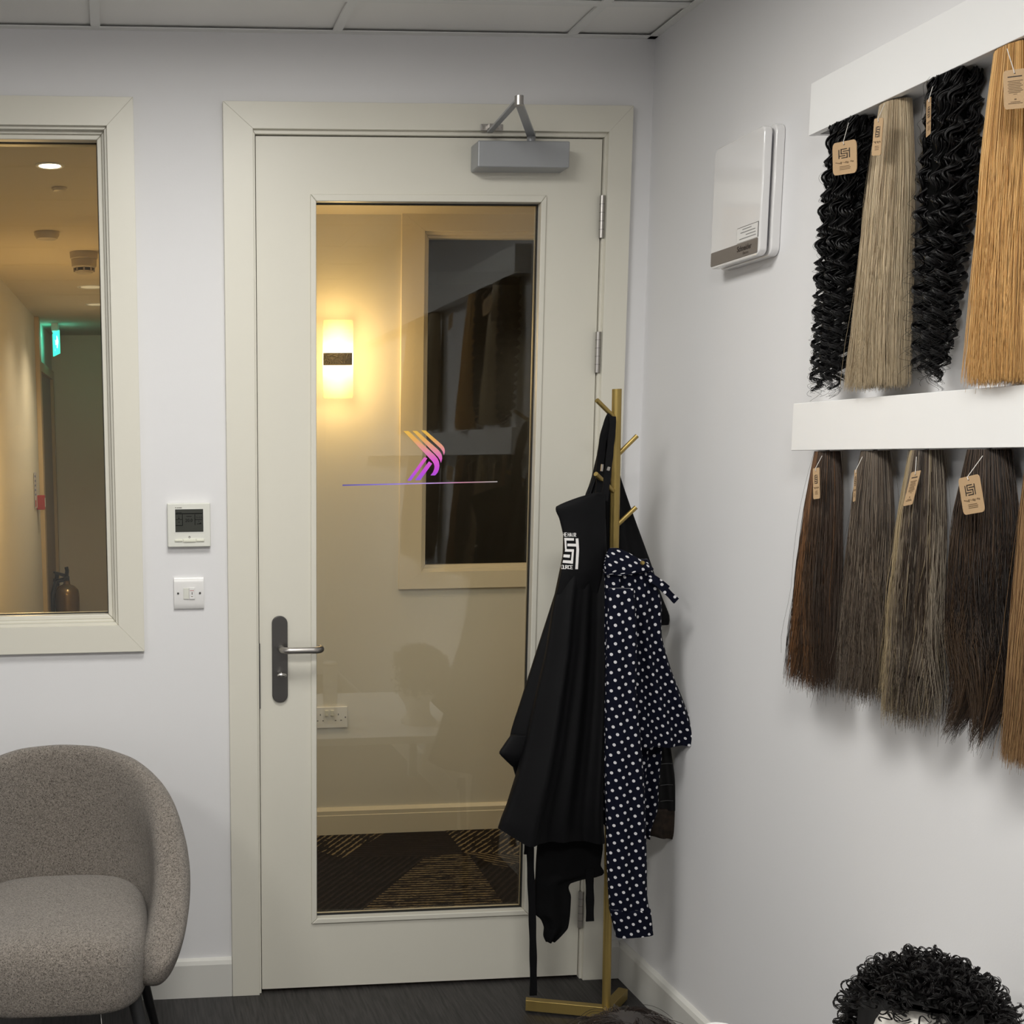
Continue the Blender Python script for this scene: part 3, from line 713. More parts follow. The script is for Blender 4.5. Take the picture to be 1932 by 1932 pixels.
# fire extinguishers on a stand near the end of the corridor
def extinguisher(px, py_top, y, r_, h, m, lab, hose):
    p = onY(px, py_top, y); z1 = p[2]; z0 = z1-h; c = (p[0], y)
    e = empty('fire_extinguisher', (c[0], y, z0)); tag(e, lab, 'fire extinguisher', 'fire extinguishers at the corridor end')
    rings = [ringz(c, r_*.92, z0), ringz(c, r_, z0+.015), ringz(c, r_, z1-.075), ringz(c, r_*.93, z1-.045), ringz(c, r_*.65, z1-.018), ringz(c, r_*.28, z1-.004), ringz(c, r_*.26, z1+.02)]
    W(MB().loft(rings), 'cylinder', m, e, smooth='auto')
    W(MB().box(c[0]-.02, c[0]+.02, y-.02, y+.02, z1+.018, z1+.05), 'valve', BLACKMETAL, e, bevel=.004)
    W(MB().prism([(c[0]-.015, z1+.045), (c[0]-.09, z1+.075), (c[0]-.09, z1+.088), (c[0]+.0, z1+.066), (c[0]+.02, z1+.05)], y-.012, y+.012), 'squeeze_lever', BLACKMETAL, e, bevel=.002)
    W(MB().tube([(c[0], y, z1+.05), (c[0]+.005, y, z1+.09), (c[0]+.0, y, z1+.115)], .014, 10), 'safety_pin', BLACKMETAL, e, smooth='auto')
    if hose:
        W(MB().tube([(c[0]-.02, y-.02, z1+.03), (c[0]-.07, y-.05, z1+.02), (c[0]-.10, y-.06, z1-.08), (c[0]-.09, y-.06, z1-.30), (c[0]-.06, y-.05, z1-.42)], .016, 10), 'hose', BLACKMETAL, e, smooth='auto')
    W(MB().loft([ringz(c, r_+.001, z0+.16), ringz(c, r_+.001, z0+.30)], cap0=False, cap1=False), 'label_band', mat('extinguisher_label', (.20, .05, .03), .5), e, smooth=True)
    return z0, c
EXG = mat('bronze_enamel', (.30, .20, .09), .18, .6)
z0, c0 = extinguisher(126, 1101, 5.55, .085, .52, EXG, 'shiny bronze fire extinguisher with a black hose at the corridor end', True)
z1_, c1 = extinguisher(107, 1110, 5.75, .07, .50, mat('dull_bronze_enamel', (.20, .13, .07), .3, .4), 'darker fire extinguisher half behind the shiny one, beside the doorway', False)
stn = empty('extinguisher_stand', (c0[0]-.05, 5.65, 0)); tag(stn, 'dark stand holding the fire extinguishers at the corridor end', 'stand')
zs = min(z0, z1_)
W(MB().box(c1[0]-.09, c0[0]+.10, 5.44, 5.84, zs-.03, zs), 'shelf', BLACKMETAL, stn, bevel=.003)
for xx in (c1[0]-.07, c0[0]+.08):
    for yy in (5.46, 5.82):
        W(MB().box(xx-.012, xx+.012, yy-.012, yy+.012, -.004, zs-.03), 'leg', BLACKMETAL, stn)
if z1_ > zs+.001:
    W(MB().box(c1[0]-.07, c1[0]+.07, 5.68, 5.82, zs, z1_), 'riser', BLACKMETAL, stn)
# warm light of a sconce out of sight on the left corridor wall, and two unseen downlights added to light the corridor
xs_ = LWX(2.2)
es = empty('wall_sconce', (xs_, 2.2, 1.5)); tag(es, 'second wall sconce along the left corridor wall, glowing just outside the window view', 'wall light')
W(MB().box(xs_+.046, xs_+.054, 2.14, 2.26, 1.34, 1.66), 'shade', mat('lit_frosted_acrylic_plain', (.85, .75, .55), .4, emit=((1, .72, .34), 1.2)), es, bevel=.002)
W(MB().box(xs_, xs_+.046, 2.17, 2.23, 1.48, 1.52), 'bracket', DARKPLASTIC, es)
for zz in (1.40, 1.60): point_light('sconce_lamp', (xs_+.16, 2.5, zz), 5.0, (1, .62, .24), .06)
for k, (x, y, pw) in enumerate(((2.25, .55, 46), (.32, .82, 34))):
    e = empty('downlight', (x, y, HC)); tag(e, ('added unseen round downlight in the corridor ceiling right of the door' if k == 0 else 'added unseen round downlight in the corridor ceiling left of the door'), 'ceiling light', 'recessed corridor downlights')
    W(MB().loft([ringz((x, y), .033, HC+.004), ringz((x, y), .036, HC-.003), ringz((x, y), .046, HC-.0005)], cap0=False, cap1=False), 'bezel', WPLASTIC, e, smooth=True)
    W(MB().tube([(x, y, HC-.0025), (x, y, HC-.0005)], .033, 24), 'lens', mat('lit_downlight'), e)
    spot_light('downlight_lamp', (x, y, HC-.006), pw, WARM, 130, .9, .03)

# ------------------------------------------------------------------ thermostat and fused switch on the back wall
def TP(x, y, Y=0.0): p = onY(300+x/8.05, 930+y/8.05, Y); return p
def thermostat():
    a, b = TP(125, 162, -.018), TP(786, 815, -.018)
    x0, x1, z1, z0 = a[0], b[0], a[2], b[2]
    e = empty('thermostat', ((x0+x1)/2, 0, z0)); tag(e, 'square ivory wall thermostat with a dark screen reading 20.0', 'thermostat')
    W(MB().box(x0, x1, -.018, -.0003, z0, z1), 'body', IVORY, e, bevel=.0025, seg=3)
    s0, s1 = TP(243, 250, -.018), TP(674, 588, -.018)
    W(MB().box(s0[0]-.002, s1[0]+.002, -.0187, -.0175, s1[2]-.0025, s0[2]+.001), 'bezel', mat('pale_bezel', (.80, .80, .76), .3), e)
    W(MB().box(s0[0], s1[0], -.0195, -.018, s1[2], s0[2]), 'screen', mat('lcd_grey', (.048, .050, .043), .35, spec=.2), e)
    LCD = mat('lcd_dark', (.004, .004, .004), .6, spec=.1)
    def rect(xa, ya, xb, yb, n='screen_print', m=LCD, y=-.0197):
        p, q = TP(xa, ya, -.0195), TP(xb, yb, -.0195)
        W(MB().box(p[0], q[0], y, -.0194, q[2], p[2]), n, m, e)
    for r_ in ((262, 296, 345, 302), (250, 312, 660, 318), (350, 325, 362, 500), (540, 325, 552, 490), (250, 402, 350, 408), (552, 402, 655, 408), (286, 350, 316, 356), (292, 375, 312, 392), (288, 440, 318, 447),
               (415, 352, 495, 359), (600, 425, 612, 436), (575, 466, 600, 474), (604, 460, 622, 474), (626, 452, 642, 474), (250, 492, 350, 500)):
        rect(*r_)
    t = TP(398, 440, -.0197)
    keep_world(text_mesh('screen_digits', '20.0', .0115, LCD, mw=Matrix.Translation((t[0], -.0198, t[2])) @ Matrix.Rotation(math.pi/2, 4, 'X'), bold=.0001), e)
    t = TP(566, 384, -.0197)
    keep_world(text_mesh('screen_symbol', '5~\u00bc%', .0065, LCD, mw=Matrix.Translation((t[0], -.0198, t[2])) @ Matrix.Rotation(math.pi/2, 4, 'X')), e)
    t = TP(272, 233, -.0185)
    keep_world(text_mesh('brand_print', 'MITSUBISHI', .0026, INK, mw=Matrix.Translation((t[0], -.0184, t[2])) @ Matrix.Rotation(math.pi/2, 4, 'X'), bold=.00012), e)
    q = TP(253, 224, -.0184)
    W(MB().prism([(q[0]-.0016, q[2]-.0012), (q[0]+.0016, q[2]-.0012), (q[0], q[2]+.0015)], -.0186, -.018), 'brand_mark', INK, e)
    for (xa, ya, xb, yb) in ((240, 708, 355, 736), (366, 702, 562, 742), (570, 702, 686, 734)):
        p, q = TP(xa, ya, -.018), TP(xb, yb, -.018)
        W(MB().box(p[0], q[0], -.0215, -.0175, q[2], p[2]), 'button', mat('button_plastic', (.80, .80, .68), .35), e, bevel=.001)
    c = TP(463, 672, -.018)
    ring = []
    for k in range(2):
        rr = (.0028, .0018)[k]
        ring.append([(c[0]+rr*math.cos(a), -.0184, c[2]+rr*math.sin(a)) for a in np.linspace(0, 2*math.pi, 20, endpoint=False)])
    W(MB().loft(ring, cap0=False, cap1=False), 'power_icon', INK, e)
    W(MB().box(c[0]-.0003, c[0]+.0003, -.0185, -.018, c[2], c[2]+.003), 'power_icon', INK, e)
thermostat()
def fused_switch():
    a, b = TP(222, 1285, -.009), TP(687, 1762, -.009)
    x0, x1, z1, z0 = a[0], b[0], a[2], b[2]
    e = empty('fused_switch', ((x0+x1)/2, 0, z0)); tag(e, 'square white fused wall switch below the thermostat', 'switch')
    zc = (z0+z1)/2
    rings = []                                             # plate with rounded top and bottom
    pr = [(z0, -.0003), (z0, -.005), (z0+.004, -.008), (z0+.016, -.0098), (zc, -.0102), (z1-.016, -.0098), (z1-.004, -.008), (z1, -.005), (z1, -.0003)]
    W(MB().prism([(y, z) for z, y in pr], x0, x1, 'x'), 'plate', WPLASTIC, e, bevel=.001)
    for nm, (xa, ya, xb, yb), m, d in (('rocker', (371, 1446, 455, 1612), mat('rocker_plastic', (.70, .70, .64), .35), .0125), ('fuse_holder', (458, 1442, 546, 1612), WPLASTIC, .0135)):
        p, q = TP(xa, ya, -.011), TP(xb, yb, -.011)
        W(MB().box(p[0], q[0], -d, -.009, q[2], p[2]), nm, m, e, bevel=.0008)
    for (xa, ya, xb, yb, m) in ((468, 1482, 530, 1487, mat('red_print', (.5, .12, .10), .5)), (497, 1508, 507, 1545, INK), (488, 1570, 514, 1577, INK2)):
        p, q = TP(xa, ya, -.0135), TP(xb, yb, -.0135)
        W(MB().box(p[0], q[0], -.0139, -.013, q[2], p[2]), 'print_mark', m, e)
    for sx_, sz_ in ((290, 1527), (622, 1520)):
        p = TP(sx_, sz_, -.0105)
        sc = W(MB().tube([(p[0], -.0095, p[2]), (p[0], -.0118, p[2])], .0028, 14), 'screw', DSTEEL, e, smooth='auto')
        WP(MB().box(p[0]-.0024, p[0]+.0024, -.0121, -.0115, p[2]-.0004, p[2]+.0004).build('screw_slot', BLACKMETAL, None), sc)
fused_switch()

# ------------------------------------------------------------------ armchair
def armchair(cx, cy, rz):
    e = empty('armchair', (cx, cy, 0), rz); tag(e, 'taupe boucle tub armchair with a curved wraparound back beside the door', 'armchair')
    rings = []; n = 56
    def path(t):
        """U seen from above: round back, arms running forward; returns centre point and outward direction"""
        q = abs(t); sg = 1 if t >= 0 else -1
        if q < .56:
            ph = q/.56*math.pi/2; return Vector((sg*.262*math.sin(ph), .245*math.cos(ph), 0)), Vector((sg*math.sin(ph), math.cos(ph), 0))
        r_ = (q-.56)/.44
        return Vector((sg*(.262-.030*r_**2), -.285*r_, 0)), Vector((sg, -.12*r_-.9*max(0, r_-.8)/.2, 0)).normalized()
    for i in range(n+1):
        t = -1+2*i/n; q = abs(t)
        top = float(np.interp(q, [0, .15, .3, .42, .52, .62, .72, .84, 1], [.790, .786, .765, .725, .675, .60, .525, .46, .41]))
        endt = min(1.0, (1-q)/.16); round_ = math.sqrt(max(0.0, 1-(1-endt)**2))
        th = .010+.036*round_
        bot = .318+.03*(1-round_); top = bot+(top-bot)*(.55+.45*round_)
        c, d = path(t); ring = []; K = 24
        for k in range(K):
            an = 2*math.pi*k/K
            ca, sa = math.cos(an), math.sin(an)
            zz = (top+bot)/2 + (top-bot)/2*math.copysign(abs(sa)**.6, sa)
            hgt = min(1.0, max(0.0, (zz-.318)/.30))
            lean = -.040*(1-hgt)**2+.016*math.sin(math.pi*hgt)
            off = th*math.copysign(abs(ca)**.8, ca)+lean-.03*max(0, (zz-.62)/.17)**2
            p = c+d*off; ring.append((p.x, p.y, zz))
        rings.append(ring)
    MB().loft(rings).build('backrest', BOUCLE, e, smooth=True, subsurf=1)
    # seat cushion
    rings = []
    def outline(s, z, inset_):
        pts = []
        for k in range(48):
            an = 2*math.pi*k/48; ca, sa = math.cos(an), math.sin(an)
            ww = .214-inset_; dd_b = .20-inset_; dd_f = .335-inset_
            x = ww*math.copysign(abs(ca)**(.42 if sa < 0 else .55), ca); y = (dd_b if sa > 0 else dd_f)*math.copysign(abs(sa)**.6, sa)
            if sa < 0: x *= 1-.02*abs(sa)
            pts.append((x, y, z+s*(1-(ca*.5)**2)))
        return pts
    for z, ins, s in ((.298, .03, 0), (.300, .010, 0), (.310, .002, 0), (.36, 0, 0), (.405, 0, 0), (.437, .010, .004), (.455, .034, .008), (.462, .075, .012), (.466, .14, .016)):
        rings.append(outline(s, z, ins))
    MB().loft(rings).build('seat', BOUCLE, e, smooth=True, subsurf=1)
    for sx_ in (-1, 1):
        for sy_ in (-1, 1):
            p = Vector((sx_*.17, -.21 if sy_ < 0 else .15, .31)); q = Vector((sx_*.235, -.29 if sy_ < 0 else .21, .0))
            MB().tube([p, q], [.018, .010], 14).build('leg', BLACKMETAL, e, smooth='auto')
    MB().box(-.18, .18, -.23, .17, .285, .305).build('underframe', BLACKMETAL, e)
    tg = MB().prism([(.095, .165), (.128, .175), (.120, .240), (.112, .243), (.087, .232)], -.316, -.3145).build('hang_tag', WPLASTIC, e)
    MB().tube([(.112, -.315, .24), (.10, -.31, .27), (.098, -.30, .305)], .0007, 6).build('tag_string', THREAD, e)
    return e
armchair(-.158, -.455, math.radians(0))

# ------------------------------------------------------------------ coat stand
YS = -.275
pb = onZ(1143, 1912, 0); sxp = 1.272
top = onY(1164, 734, YS)
PX0 = onY(1144, 1900, YS)[0]; PX1 = top[0]
PXm = (PX0+PX1)/2
def POLE(z): return PX0+(PX1-PX0)*z/1.657
cs = empty('coat_stand', (PX0, YS, 0)); tag(cs, 'tall gold metal coat stand in the corner beside the door', 'coat stand')
ztop = top[2]
zj = onY(1142, 1632, YS)[2]
W(MB().tube([(POLE(0.02), YS, .02), (POLE(zj), YS, zj-.001)], .0112, 20), 'pole', GOLD, cs, smooth='auto')
W(MB().tube([(POLE(zj), YS, zj+.001), (POLE(ztop), YS, ztop)], .0118, 20), 'pole', GOLD, cs, smooth='auto')
def bar_leg(p, q, w, h):
    d = Vector((q[0]-p[0], q[1]-p[1], 0)).normalized(); n = Vector((-d.y, d.x, 0))*w/2
    poly = [(p[0]+n.x, p[1]+n.y), (q[0]+n.x, q[1]+n.y), (q[0]-n.x, q[1]-n.y), (p[0]-n.x, p[1]-n.y)]
    W(MB().prism(poly, .006, h, 'z'), 'base_leg', GOLD, cs, bevel=.0015)
    W(MB().prism([(q[0]+n.x*.7-d.x*.03, q[1]+n.y*.7-d.y*.03), (q[0]+n.x*.7-d.x*.008, q[1]+n.y*.7-d.y*.008), (q[0]-n.x*.7-d.x*.008, q[1]-n.y*.7-d.y*.008), (q[0]-n.x*.7-d.x*.03, q[1]-n.y*.7-d.y*.03)], 0, .007, 'z'), 'foot_pad', BLACKMETAL, cs)
q1 = onZ(992, 1884, .036); q2 = onZ(1176, 1864, .036)
bar_leg((PX0, YS), (q1[0], q1[1]), .024, .036)
bar_leg((PX0, YS), (q2[0], q2[1]), .026, .036)
bar_leg((PX0, YS), (PX0-.01, YS-.21), .026, .036)
def hook(bx, by, tx_, ty_, yoff):
    p = onY(bx, by, YS); q = onY(tx_, ty_, YS+yoff)
    pp = (POLE(p[2]), YS, p[2])
    W(MB().tube([pp, tuple(q)], .0057, 14), 'hook', GOLD, cs, smooth='auto')
hook(1156, 792, 1126, 755, -.03)
hook(1168, 862, 1202, 822, -.01)
hook(1160, 930, 1124, 894, -.06)
hook(1167, 995, 1200, 957, -.01)

# ------------------------------------------------------------------ garments
def catmull(keys, vals, x):
    return np.interp(x, keys, vals)
def smooth_rows(rows, n):
    ys = np.array([r_[0] for r_ in rows], float); A = np.array([r_[1:] for r_ in rows], float)
    yy = np.linspace(ys[0], ys[-1], n); out = []
    # monotone cubic-ish: hermite with finite differences
    m = np.gradient(A, ys, axis=0)
    for y in yy:
        i = min(max(np.searchsorted(ys, y)-1, 0), len(ys)-2); h = ys[i+1]-ys[i]; t = (y-ys[i])/h
        h00, h10, h01, h11 = 2*t**3-3*t**2+1, t**3-2*t**2+t, -2*t**3+3*t**2, t**3-t**2
        lin = A[i]*(1-t)+A[i+1]*t
        cub = h00*A[i]+h10*h*m[i]+h01*A[i+1]+h11*h*m[i+1]
        out.append((y, .45*cub+.55*lin))
    return out
def drape(name, rows, yplane, m, parent=None, n=70, N=72, folds=(), slope_l=0.0, wob=.0, bottom=None, cap0=True, world=True, sharp=.7):
    """a hanging cloth tube. rows: (py, left px, right px, thickness m, depth offset m) read in the plane y = yplane.
    folds: (count, amplitude at top, amplitude at bottom, phase, drift) ridges that run down the cloth."""
    rr = smooth_rows(rows, n); v = []; uv = []
    for i, (py, (xl, xr, th, off)) in enumerate(rr):
        t = i/(n-1)
        P, Q = onY(xl, py, yplane), onY(xr, py, yplane)
        xm, hw = (P[0]+Q[0])/2, (Q[0]-P[0])/2; zl, zr = P[2], Q[2]
        ring = []
        for k in range(N):
            a = 2*math.pi*(k/N) + math.pi
            ca, sa = math.cos(a), math.sin(a)
            s = math.copysign(abs(ca)**sharp, ca)
            x = xm+hw*s
            fy = 0
            for (cnt, a0, a1, ph, dr) in folds:
                arg = (s*.5+.5)*cnt*2*math.pi+ph+dr*t*6
                w_ = math.sin(arg); w_ = math.copysign(abs(w_)**.8, w_)
                fy += (a0+(a1-a0)*t)*w_
            edge = 1-.75*abs(s)**6
            y = yplane+off+th*math.copysign(abs(sa)**.6, sa)*(1 if sa > 0 else 1)+fy*edge
            dzz = 0
            if bottom and t > .9: dzz = bottom(s)*(t-.9)/.1
            ring.append((x, y, zl+(zr-zl)*(s*.5+.5)+dzz))
        v.append(ring)
    mb = MB().loft(v, cap0=cap0, cap1=False)
    me = bpy.data.meshes.new(name); me.from_pydata(mb.v, [], mb.f); me.update()
    bm = bmesh.new(); bm.from_mesh(me); bmesh.ops.recalc_face_normals(bm, faces=bm.faces); bm.to_mesh(me); bm.free()
    # uv: arc length round each ring measured from the camera-side middle, and height
    ul = me.uv_layers.new(name='UVMap'); co = [Vector(x.co) for x in me.vertices]
    arc = np.zeros((n, N+1))
    for i in range(n):
        for k in range(N):
            arc[i, k+1] = arc[i, k]+(co[i*N+(k+1) % N]-co[i*N+k]).length
    mid = N//4
    hv = np.zeros(n)
    for i in range(1, n): hv[i] = hv[i-1]+(co[i*N+mid]-co[(i-1)*N+mid]).length
    for pl in me.polygons:
        idx = [me.loops[l].vertex_index for l in pl.loop_indices]
        ks = [j % N for j in idx]; wrap = max(ks)-min(ks) > N//2
        for l, j in zip(pl.loop_indices, idx):
            i, k = j//N, j % N
            if i >= n: continue
            kk = N if (wrap and k == 0) else k
            ul.data[l].uv = (arc[i, kk]-arc[i, mid], -hv[i])
    me.materials.append(m)
    o = link(name, me, None, smooth=True)
    if parent: keep_world(o, parent)
    return o

def strap(name, pts, w, m, parent, n=40, nrm=None, t=.0018):
    """flat band along points (world), width w, wide side facing -y"""
    pts = [Vector(p) for p in pts]
    L = [0]
    for i in range(1, len(pts)): L.append(L[-1]+(pts[i]-pts[i-1]).length)
    out = []
    for s in np.linspace(0, L[-1], n):
        i = min(max(np.searchsorted(L, s)-1, 0), len(pts)-2); tt = (s-L[i])/(L[i+1]-L[i]); out.append(pts[i].lerp(pts[i+1], tt))
    for _ in range(3):
        out = [out[0]]+[(out[i-1]+out[i]*2+out[i+1])/4 for i in range(1, n-1)]+[out[-1]]
    rings = []
    for i, p in enumerate(out):
        d = (out[min(i+1, n-1)]-out[max(i-1, 0)]).normalized()
        side = d.cross(Vector(nrm or (0, -1, 0))).normalized(); nn = side.cross(d).normalized()
        ww = w*(1+.06*math.sin(i*.7))/2
        rings.append([tuple(p+side*ww+nn*t), tuple(p-side*ww+nn*t), tuple(p-side*ww-nn*t), tuple(p+side*ww-nn*t)])
    o = MB().loft(rings).build(name, m, None, smooth='auto')
    ul = o.data.uv_layers.new(name='UVMap')
    for lp in o.data.loops:
        k = lp.vertex_index; ul.data[lp.index].uv = (w*(.5 if k % 4 in (0, 3) else -.5), -L[-1]*(k//4)/(n-1))
    if parent: keep_world(o, parent)
    return o

# --- rear black apron (behind the pole, shows at both sides)
ap2 = empty('black_apron', tuple(onY(1165, 800, -.24))); tag(ap2, 'rear plain black apron spreading behind the pole of the coat stand', 'apron', 'black salon aprons')
drape('body', [(815, 1139, 1150, .006, 0), (850, 1129, 1160, .008, 0), (900, 1117, 1170, .010, 0), (960, 1098, 1190, .012, 0), (1060, 1075, 1226, .014, 0), (1120, 1062, 1247, .014, .005), (1168, 1050, 1264, .012, .005), (1182, 1048, 1262, .01, .005)],
      -.235, FAB, ap2, n=40, folds=((2.5, .004, .012, .4, .1),), bottom=lambda s: -.02*max(0, -s)+.012*max(0, s-.6))
strap('neck_strap', [onY(1153, 783, -.262), onY(1148, 800, -.25), onY(1146, 830, -.245)], .016, FAB, ap2, n=16)
# --- lower dark apron with a turned-up corner, left behind the front one
ap3 = empty('black_apron', tuple(onY(1100, 940, -.275))); tag(ap3, 'middle black apron with its cuff corner turned up at the left', 'apron', 'black salon aprons')
drape('body', [(880, 1128, 1140, .003, 0), (925, 1108, 1140, .006, 0), (1000, 1084, 1140, .010, 0), (1100, 1054, 1138, .012, 0), (1232, 1012, 1135, .016, 0), (1320, 984, 1130, .016, 0), (1388, 963, 1128, .014, 0), (1430, 964, 1126, .012, 0), (1475, 976, 1126, .010, 0)],
      -.300, FAB, ap3, n=50, folds=((3, .004, .010, 1.4, .05),))
drape('turned_cuff', [(1386, 963, 1000, .006, -.004), (1404, 950, 1003, .010, -.006), (1420, 940, 1006, .010, -.008), (1434, 953, 1004, .007, -.006), (1446, 966, 1000, .004, 0)],
      -.318, FAB, ap3, n=18, N=40)
# --- polka dot top
pk = empty('polka_dot_shirt', tuple(onY(1190, 1040, -.30))); tag(pk, 'navy shirt with white polka dots hanging from the coat stand', 'shirt')
drape('body', [(1055, 1146, 1222, .012, .0), (1080, 1142, 1232, .022, .0), (1130, 1141, 1246, .024, .0), (1200, 1140, 1247, .026, .0), (1260, 1140, 1264, .028, .002), (1320, 1139, 1288, .030, .004), (1370, 1138, 1307, .030, .006), (1400, 1140, 1317, .028, .006), (1407, 1141, 1316, .026, .006)],
      -.362, POLKA, pk, n=64, N=120, folds=((4, .003, .010, .6, .02), (7, .002, .003, 2.0, .1)), bottom=lambda s: .004*s)
drape('back_panel', [(1180, 1150, 1235, .010, 0), (1300, 1142, 1250, .012, 0), (1404, 1136, 1250, .014, 0), (1480, 1128, 1243, .016, 0), (1530, 1124, 1240, .016, 0), (1566, 1150, 1228, .010, 0), (1582, 1190, 1226, .006, 0)],
      -.315, POLKA, pk, n=54, N=90, folds=((4, .004, .010, .2, .05),))
drape('sleeve', [(1110, 1150, 1196, .012, .004), (1180, 1146, 1200, .018, 0), (1300, 1143, 1199, .020, 0), (1400, 1142, 1208, .022, 0), (1500, 1143, 1215, .022, 0), (1560, 1145, 1217, .022, 0), (1630, 1146, 1219, .020, 0), (1690, 1149, 1220, .019, 0), (1716, 1151, 1224, .018, 0)],
      -.425, POLKA, pk, n=70, N=80, folds=((2, .002, .004, .3, .03),), sharp=.8)
drape('cuff', [(1714, 1150, 1226, .020, 0), (1740, 1156, 1229, .020, 0), (1764, 1162, 1231, .020, 0)], -.425, POLKA, pk, n=12, N=60, sharp=.8, bottom=lambda s: .004*s)
# collar flap folded over at the top
drape('collar', [(1034, 1150, 1166, .006, 0), (1042, 1146, 1184, .012, 0), (1052, 1143, 1202, .018, 0), (1064, 1141, 1222, .024, 0), (1074, 1140, 1231, .026, 0), (1080, 1141, 1214, .024, 0), (1084, 1141, 1180, .020, 0)],
      -.372, POLKA, pk, n=26, N=70, folds=((1, .0, .004, .3, 0),))
bt = onY(1212, 1062, -.405); W(MB().tube([(bt[0], bt[1], bt[2]), (bt[0], bt[1]-.005, bt[2]+.001)], [.0055, .004], 14), 'button', GOLD, pk, smooth='auto')
POLS = strap('belt_tie', [onY(1224, 1088, -0.390), onY(1240, 1100, -0.400), onY(1254, 1112, -0.405), onY(1276, 1134, -0.405)], .016, POLKA, pk, n=22)
strap('belt_tie', [onY(1222, 1082, -0.390), onY(1240, 1092, -0.395), onY(1261, 1109, -0.395)], .010, POLKA, pk, n=16)
# --- leather-look jacket behind the shirt
jk = empty('dark_jacket', tuple(onY(1250, 1300, -.215))); tag(jk, 'dark quilted jacket with a brown worn hem behind the polka dot shirt', 'jacket')
LEATH = mat('black_quilted_cloth', (.004, .0038, .004), .5, spec=.2)
LEAB = mat('worn_brown_cloth', (.012, .009, .008), .8, spec=.15, noise=(60, .2, (.035, .025, .018)))
drape('body', [(1240, 1190, 1240, .014, 0), (1330, 1188, 1256, .018, 0), (1410, 1190, 1264, .020, 0), (1480, 1195, 1274, .020, 0), (1526, 1200, 1280, .018, 0)], -.290, LEATH, jk, n=40, folds=((2, .003, .006, 0, .1),), sharp=.85)
drape('hem_band', [(1524, 1200, 1281, .019, 0), (1550, 1206, 1284, .019, 0), (1572, 1214, 1285, .017, 0), (1580, 1224, 1284, .014, 0)], -.290, LEAB, jk, n=16, folds=((2, .003, .006, 0, .1),), sharp=.85, bottom=lambda s: -.006*s)
for k, py in enumerate((1440, 1480, 1510)):
    strap('quilt_seam', [onY(1246, py+2, -.313), onY(1258, py, -.314), onY(1270, py+1, -.313)], .0015, mat('seam_thread', (.05, .05, .05), .5), jk, n=8, t=.0006)
zp = empty('zip', (0, 0, 0))
bpy.data.objects.remove(zp)
for k in range(8):
    p = onY(1284.5+.2*(k % 2), 1563+k*2.6, -.295); W(MB().box(p[0]-.0012, p[0]+.0018, p[1]-.002, p[1]+.002, p[2]-.0007, p[2]+.0007), 'zip_tooth', CHROME, jk)
# --- lowest black garment and ties
lg = empty('black_trousers', tuple(onY(1080, 1500, -.285))); tag(lg, 'matt black garment hanging lowest under the front apron hem', 'garment')
drape('body', [(1480, 1030, 1136, .016, 0), (1560, 1018, 1136, .020, 0), (1600, 1014, 1136, .020, 0), (1630, 1012, 1132, .020, 0), (1652, 1011, 1130, .018, 0), (1656, 1011, 1104, .018, 0), (1664, 1010, 1076, .018, 0), (1690, 1009, 1076, .018, 0), (1725, 1009, 1074, .018, 0), (1734, 1020, 1073, .016, 0), (1750, 1027, 1070, .014, 0), (1768, 1026, 1055, .010, 0), (1777, 1030, 1046, .006, 0)],
      -.285, FAB2, lg, n=80, folds=((1.5, .003, .006, .5, .05),))
strap('tie', [onY(1000, 1585, -.30), onY(1001, 1640, -.30), onY(1004, 1720, -.30), onY(1006, 1800, -.302), onY(1006.5, 1860, -.302), onY(1006, 1878, -.302)], .0185, FAB, lg, n=40)
strap('tie', [onY(1112, 1640, -.30), onY(1113, 1690, -.30), onY(1113, 1738, -.30)], .021, FAB2, lg, n=20)
strap('tie', [onY(994, 1586, -.30), onY(993, 1600, -.302), onY(992, 1612, -.304)], .010, FAB2, lg, n=10)
# --- front black apron with the printed logo
ap = empty('black_apron', tuple(onY(1130, 930, -.33))); tag(ap, 'front black apron with a white printed square logo on its bib', 'apron', 'black salon aprons')
YA = -.345
body = drape('body', [(962, 1066, 1141, .004, .0), (985, 1060, 1142, .010, 0), (1010, 1063, 1143, .012, 0), (1050, 1062, 1143, .014, 0), (1076, 1057, 1143, .016, 0), (1130, 1046, 1143, .018, 0), (1232, 1030, 1144, .022, 0), (1320, 1010, 1143, .026, 0), (1400, 992, 1139, .030, 0), (1460, 976, 1136, .032, 0), (1520, 957, 1135, .030, 0), (1556, 946, 1136, .026, 0), (1580, 940, 1139, .022, 0)],
      YA, FAB, ap, n=100, N=110, folds=((1.15, .003, .020, 2.6, .10), (2.7, .0015, .010, .9, -.06), (6.1, .000, .003, .4, .08)), sharp=.85, bottom=lambda s: .034*max(0, (-s-.55)/.45)-.010)
drape('bib_flap', [(929, 1126, 1140, .003, 0), (936, 1098, 1141, .004, 0), (946, 1070, 1142, .006, 0), (955, 1050, 1142, .008, 0), (980, 1056, 1142, .009, 0), (1005, 1062, 1142, .010, 0), (1030, 1064, 1141, .011, 0), (1060, 1061, 1139, .011, 0), (1080, 1058, 1136, .010, 0), (1120, 1052, 1130, .006, .006)],
      YA-.012, FAB, ap, n=44, N=80, folds=((.8, .002, .005, 2.4, .1),))
strap('neck_strap', [onY(1140, 945, -.352), onY(1144, 915, -.345), onY(1149, 870, -.33), onY(1153, 830, -.318), onY(1156, 800, -.305), onY(1155, 786, -.296)], .017, FAB, ap, n=40)
